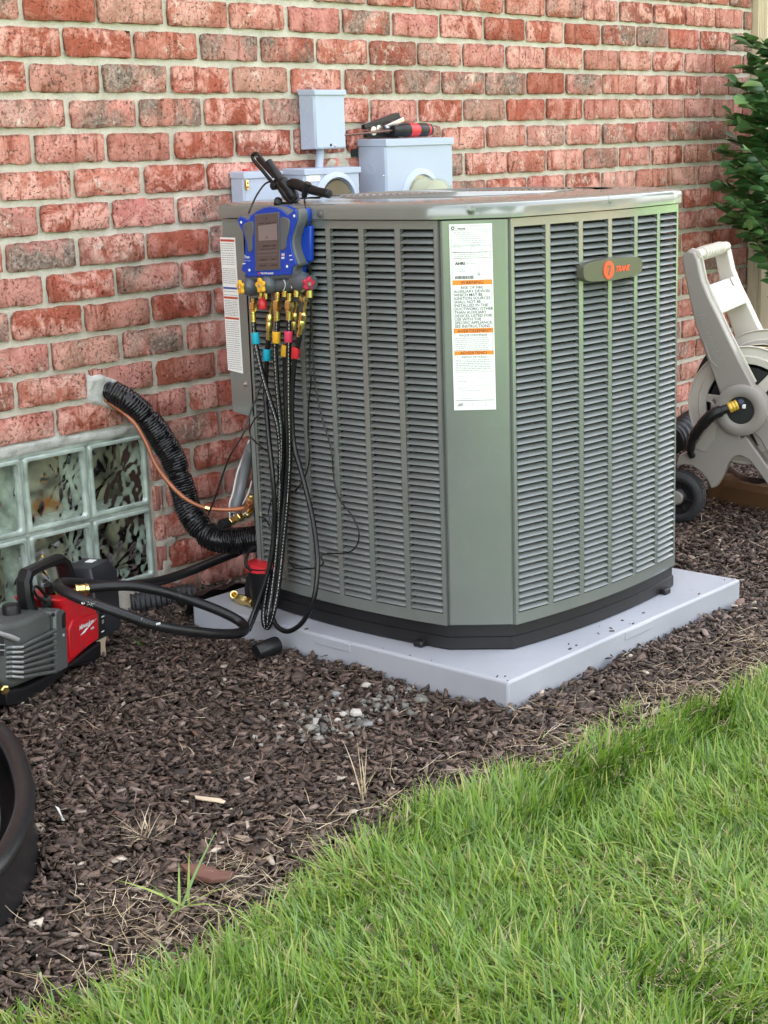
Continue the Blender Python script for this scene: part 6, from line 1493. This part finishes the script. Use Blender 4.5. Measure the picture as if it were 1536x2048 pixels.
order = sorted(range(len(leaves)), key=lambda i: (vis[i], pxof(leaves[i][0])[2])); bank = []
for n_, i in enumerate(order):
    p, d, s_ = leaves[i]
    nrm_ = (V(rr.uniform(-.5, .2), rr.uniform(-.9, 0), 1.0)); yv = nrm_.cross(d).normalized(); zv = d.cross(yv).normalized()
    o = bpy.data.objects.new('leaf', LMESH[rr.randrange(8)]); COL.objects.link(o); o.parent = bush
    m4 = Matrix(((d.x, yv.x, zv.x, 0), (d.y, yv.y, zv.y, 0), (d.z, yv.z, zv.z, 0), (0, 0, 0, 1)))
    o.matrix_basis = Matrix.Translation(p - BL0) @ m4 @ Matrix.Diagonal((s_, s_, s_, 1))
    if n_ >= 300: bank.append(o)
if bank:
    bm = bmesh.new()
    for o in bank:
        t = o.data.copy(); t.transform(o.matrix_basis); bm.from_mesh(t); bpy.data.meshes.remove(t); bpy.data.objects.remove(o)
    me = bpy.data.meshes.new('inner_leaf'); bm.to_mesh(me); bm.free(); me.materials.append(LM); me.shade_smooth(); o = bpy.data.objects.new('inner_leaf', me); COL.objects.link(o); o.parent = bush; o['kind'] = 'stuff'

# ================================================================== ACROSS THE LAWN (seen in the unit's glossy paint)
nh = thing('neighbour_house', 'tan sided house across the lawn reflected in the glossy paint', 'house', (9, -11, 0))
hd = V(.66, .75, 0).normalized(); hn = V(-hd.y, hd.x, 0)
if hn.dot(V(-1, 1, 0)) < 0: hn = -hn
hc = V(9.0, -10.5, -.1)
M['siding'] = plain('tan_siding', (.46, .33, .25), .7, 0, .06, 3, .1)
mb = MB(); mb.prism([hc - hd * 7, hc + hd * 4, hc + hd * 4 - hn * 7, hc - hd * 7 - hn * 7], (0, 0, 3.0)); mb.build('house_wall', M['siding'], nh)
mb = MB(); mb.prism([hc - hd * 7.4 + hn * .5 + V(0, 0, 2.95), hc - hd * 7.4 - hn * 3.5 + V(0, 0, 5), hc - hd * 7.4 - hn * 7.5 + V(0, 0, 2.95)], hd * 11.8); mb.build('roof', M['timber'], nh)
for s_ in (-5, -2, 1.5):
    mb = MB(); c = hc + hd * s_ + hn * .03 + V(0, 0, 1.0); mb.prism([c, c + hd * 1.2, c + hd * 1.2 + V(0, 0, 1.3), c + V(0, 0, 1.3)], hn * .06); wf = mb.build('window', M['white'], nh)
    mb = MB(); c2 = c + hn * .065 + hd * .1 + V(0, 0, .1); mb.prism([c2, c2 + hd * 1.0, c2 + hd * 1.0 + V(0, 0, 1.1), c2 + V(0, 0, 1.1)], hn * .01); mb.build('pane', M['dark'], wf)
def tree(x, y, h, r, label, seed):
    t = thing('tree', label, 'tree', (x, y, -.02)); rr = random.Random(seed); mb = MB(); mb.tube(smooth([V(x, y, -.05), V(x + .1, y, h * .3), V(x, y + .1, h * .55), V(x + .1, y, h * .85)], 5), [.2 - .01 * i for i in range(16)], 8); mb.build('trunk', M['bark'], t, True)
    q = np.random.default_rng(seed); n = 5000; d = q.normal(0, 1, (n, 3)); d /= np.linalg.norm(d, axis=1)[:, None]; rad = q.uniform(.35, 1, n) ** .5
    P = d * rad[:, None] * np.array([r, r, h * .36]) + np.array([0, 0, h * .66]); P *= (1 + .12 * np.sin(P * 3.1 + seed)); s_ = q.uniform(.10, .22, n)
    a = q.normal(0, 1, (n, 3)); b = np.cross(a, q.normal(0, 1, (n, 3))); a /= np.linalg.norm(a, axis=1)[:, None]; b /= np.linalg.norm(b, axis=1)[:, None]
    vv = np.stack([P - a * s_[:, None], P + b * s_[:, None] * .6, P + a * s_[:, None], P - b * s_[:, None] * .6], 1).reshape(-1, 3)
    o = mesh_np('crown', vv, np.arange(4 * n).reshape(-1, 4), M['leaf'], np.repeat(q.random(n), 4)); o.parent = t
tree(15, -4.5, 7, 2.8, 'round green tree right of the tan house across the lawn', 5)
tree(-9, -12, 9, 3.4, 'tall green tree far across the lawn behind the camera', 8)
tree(-3, -15, 8, 3.2, 'second green tree far across the lawn, nearer the tan house', 11)
# mown lawn running on beyond the photographed edge
lf = grid_sheet('far_lawn', np.array([-60., -8, -1.5, 2.5, 12, 60]), np.array([-60., -20, -8, -2.6]), lambda X, Y: X * 0 + .012, plain('far_lawn_green', (.085, .165, .035), .8, 0, .3, 8, .4))
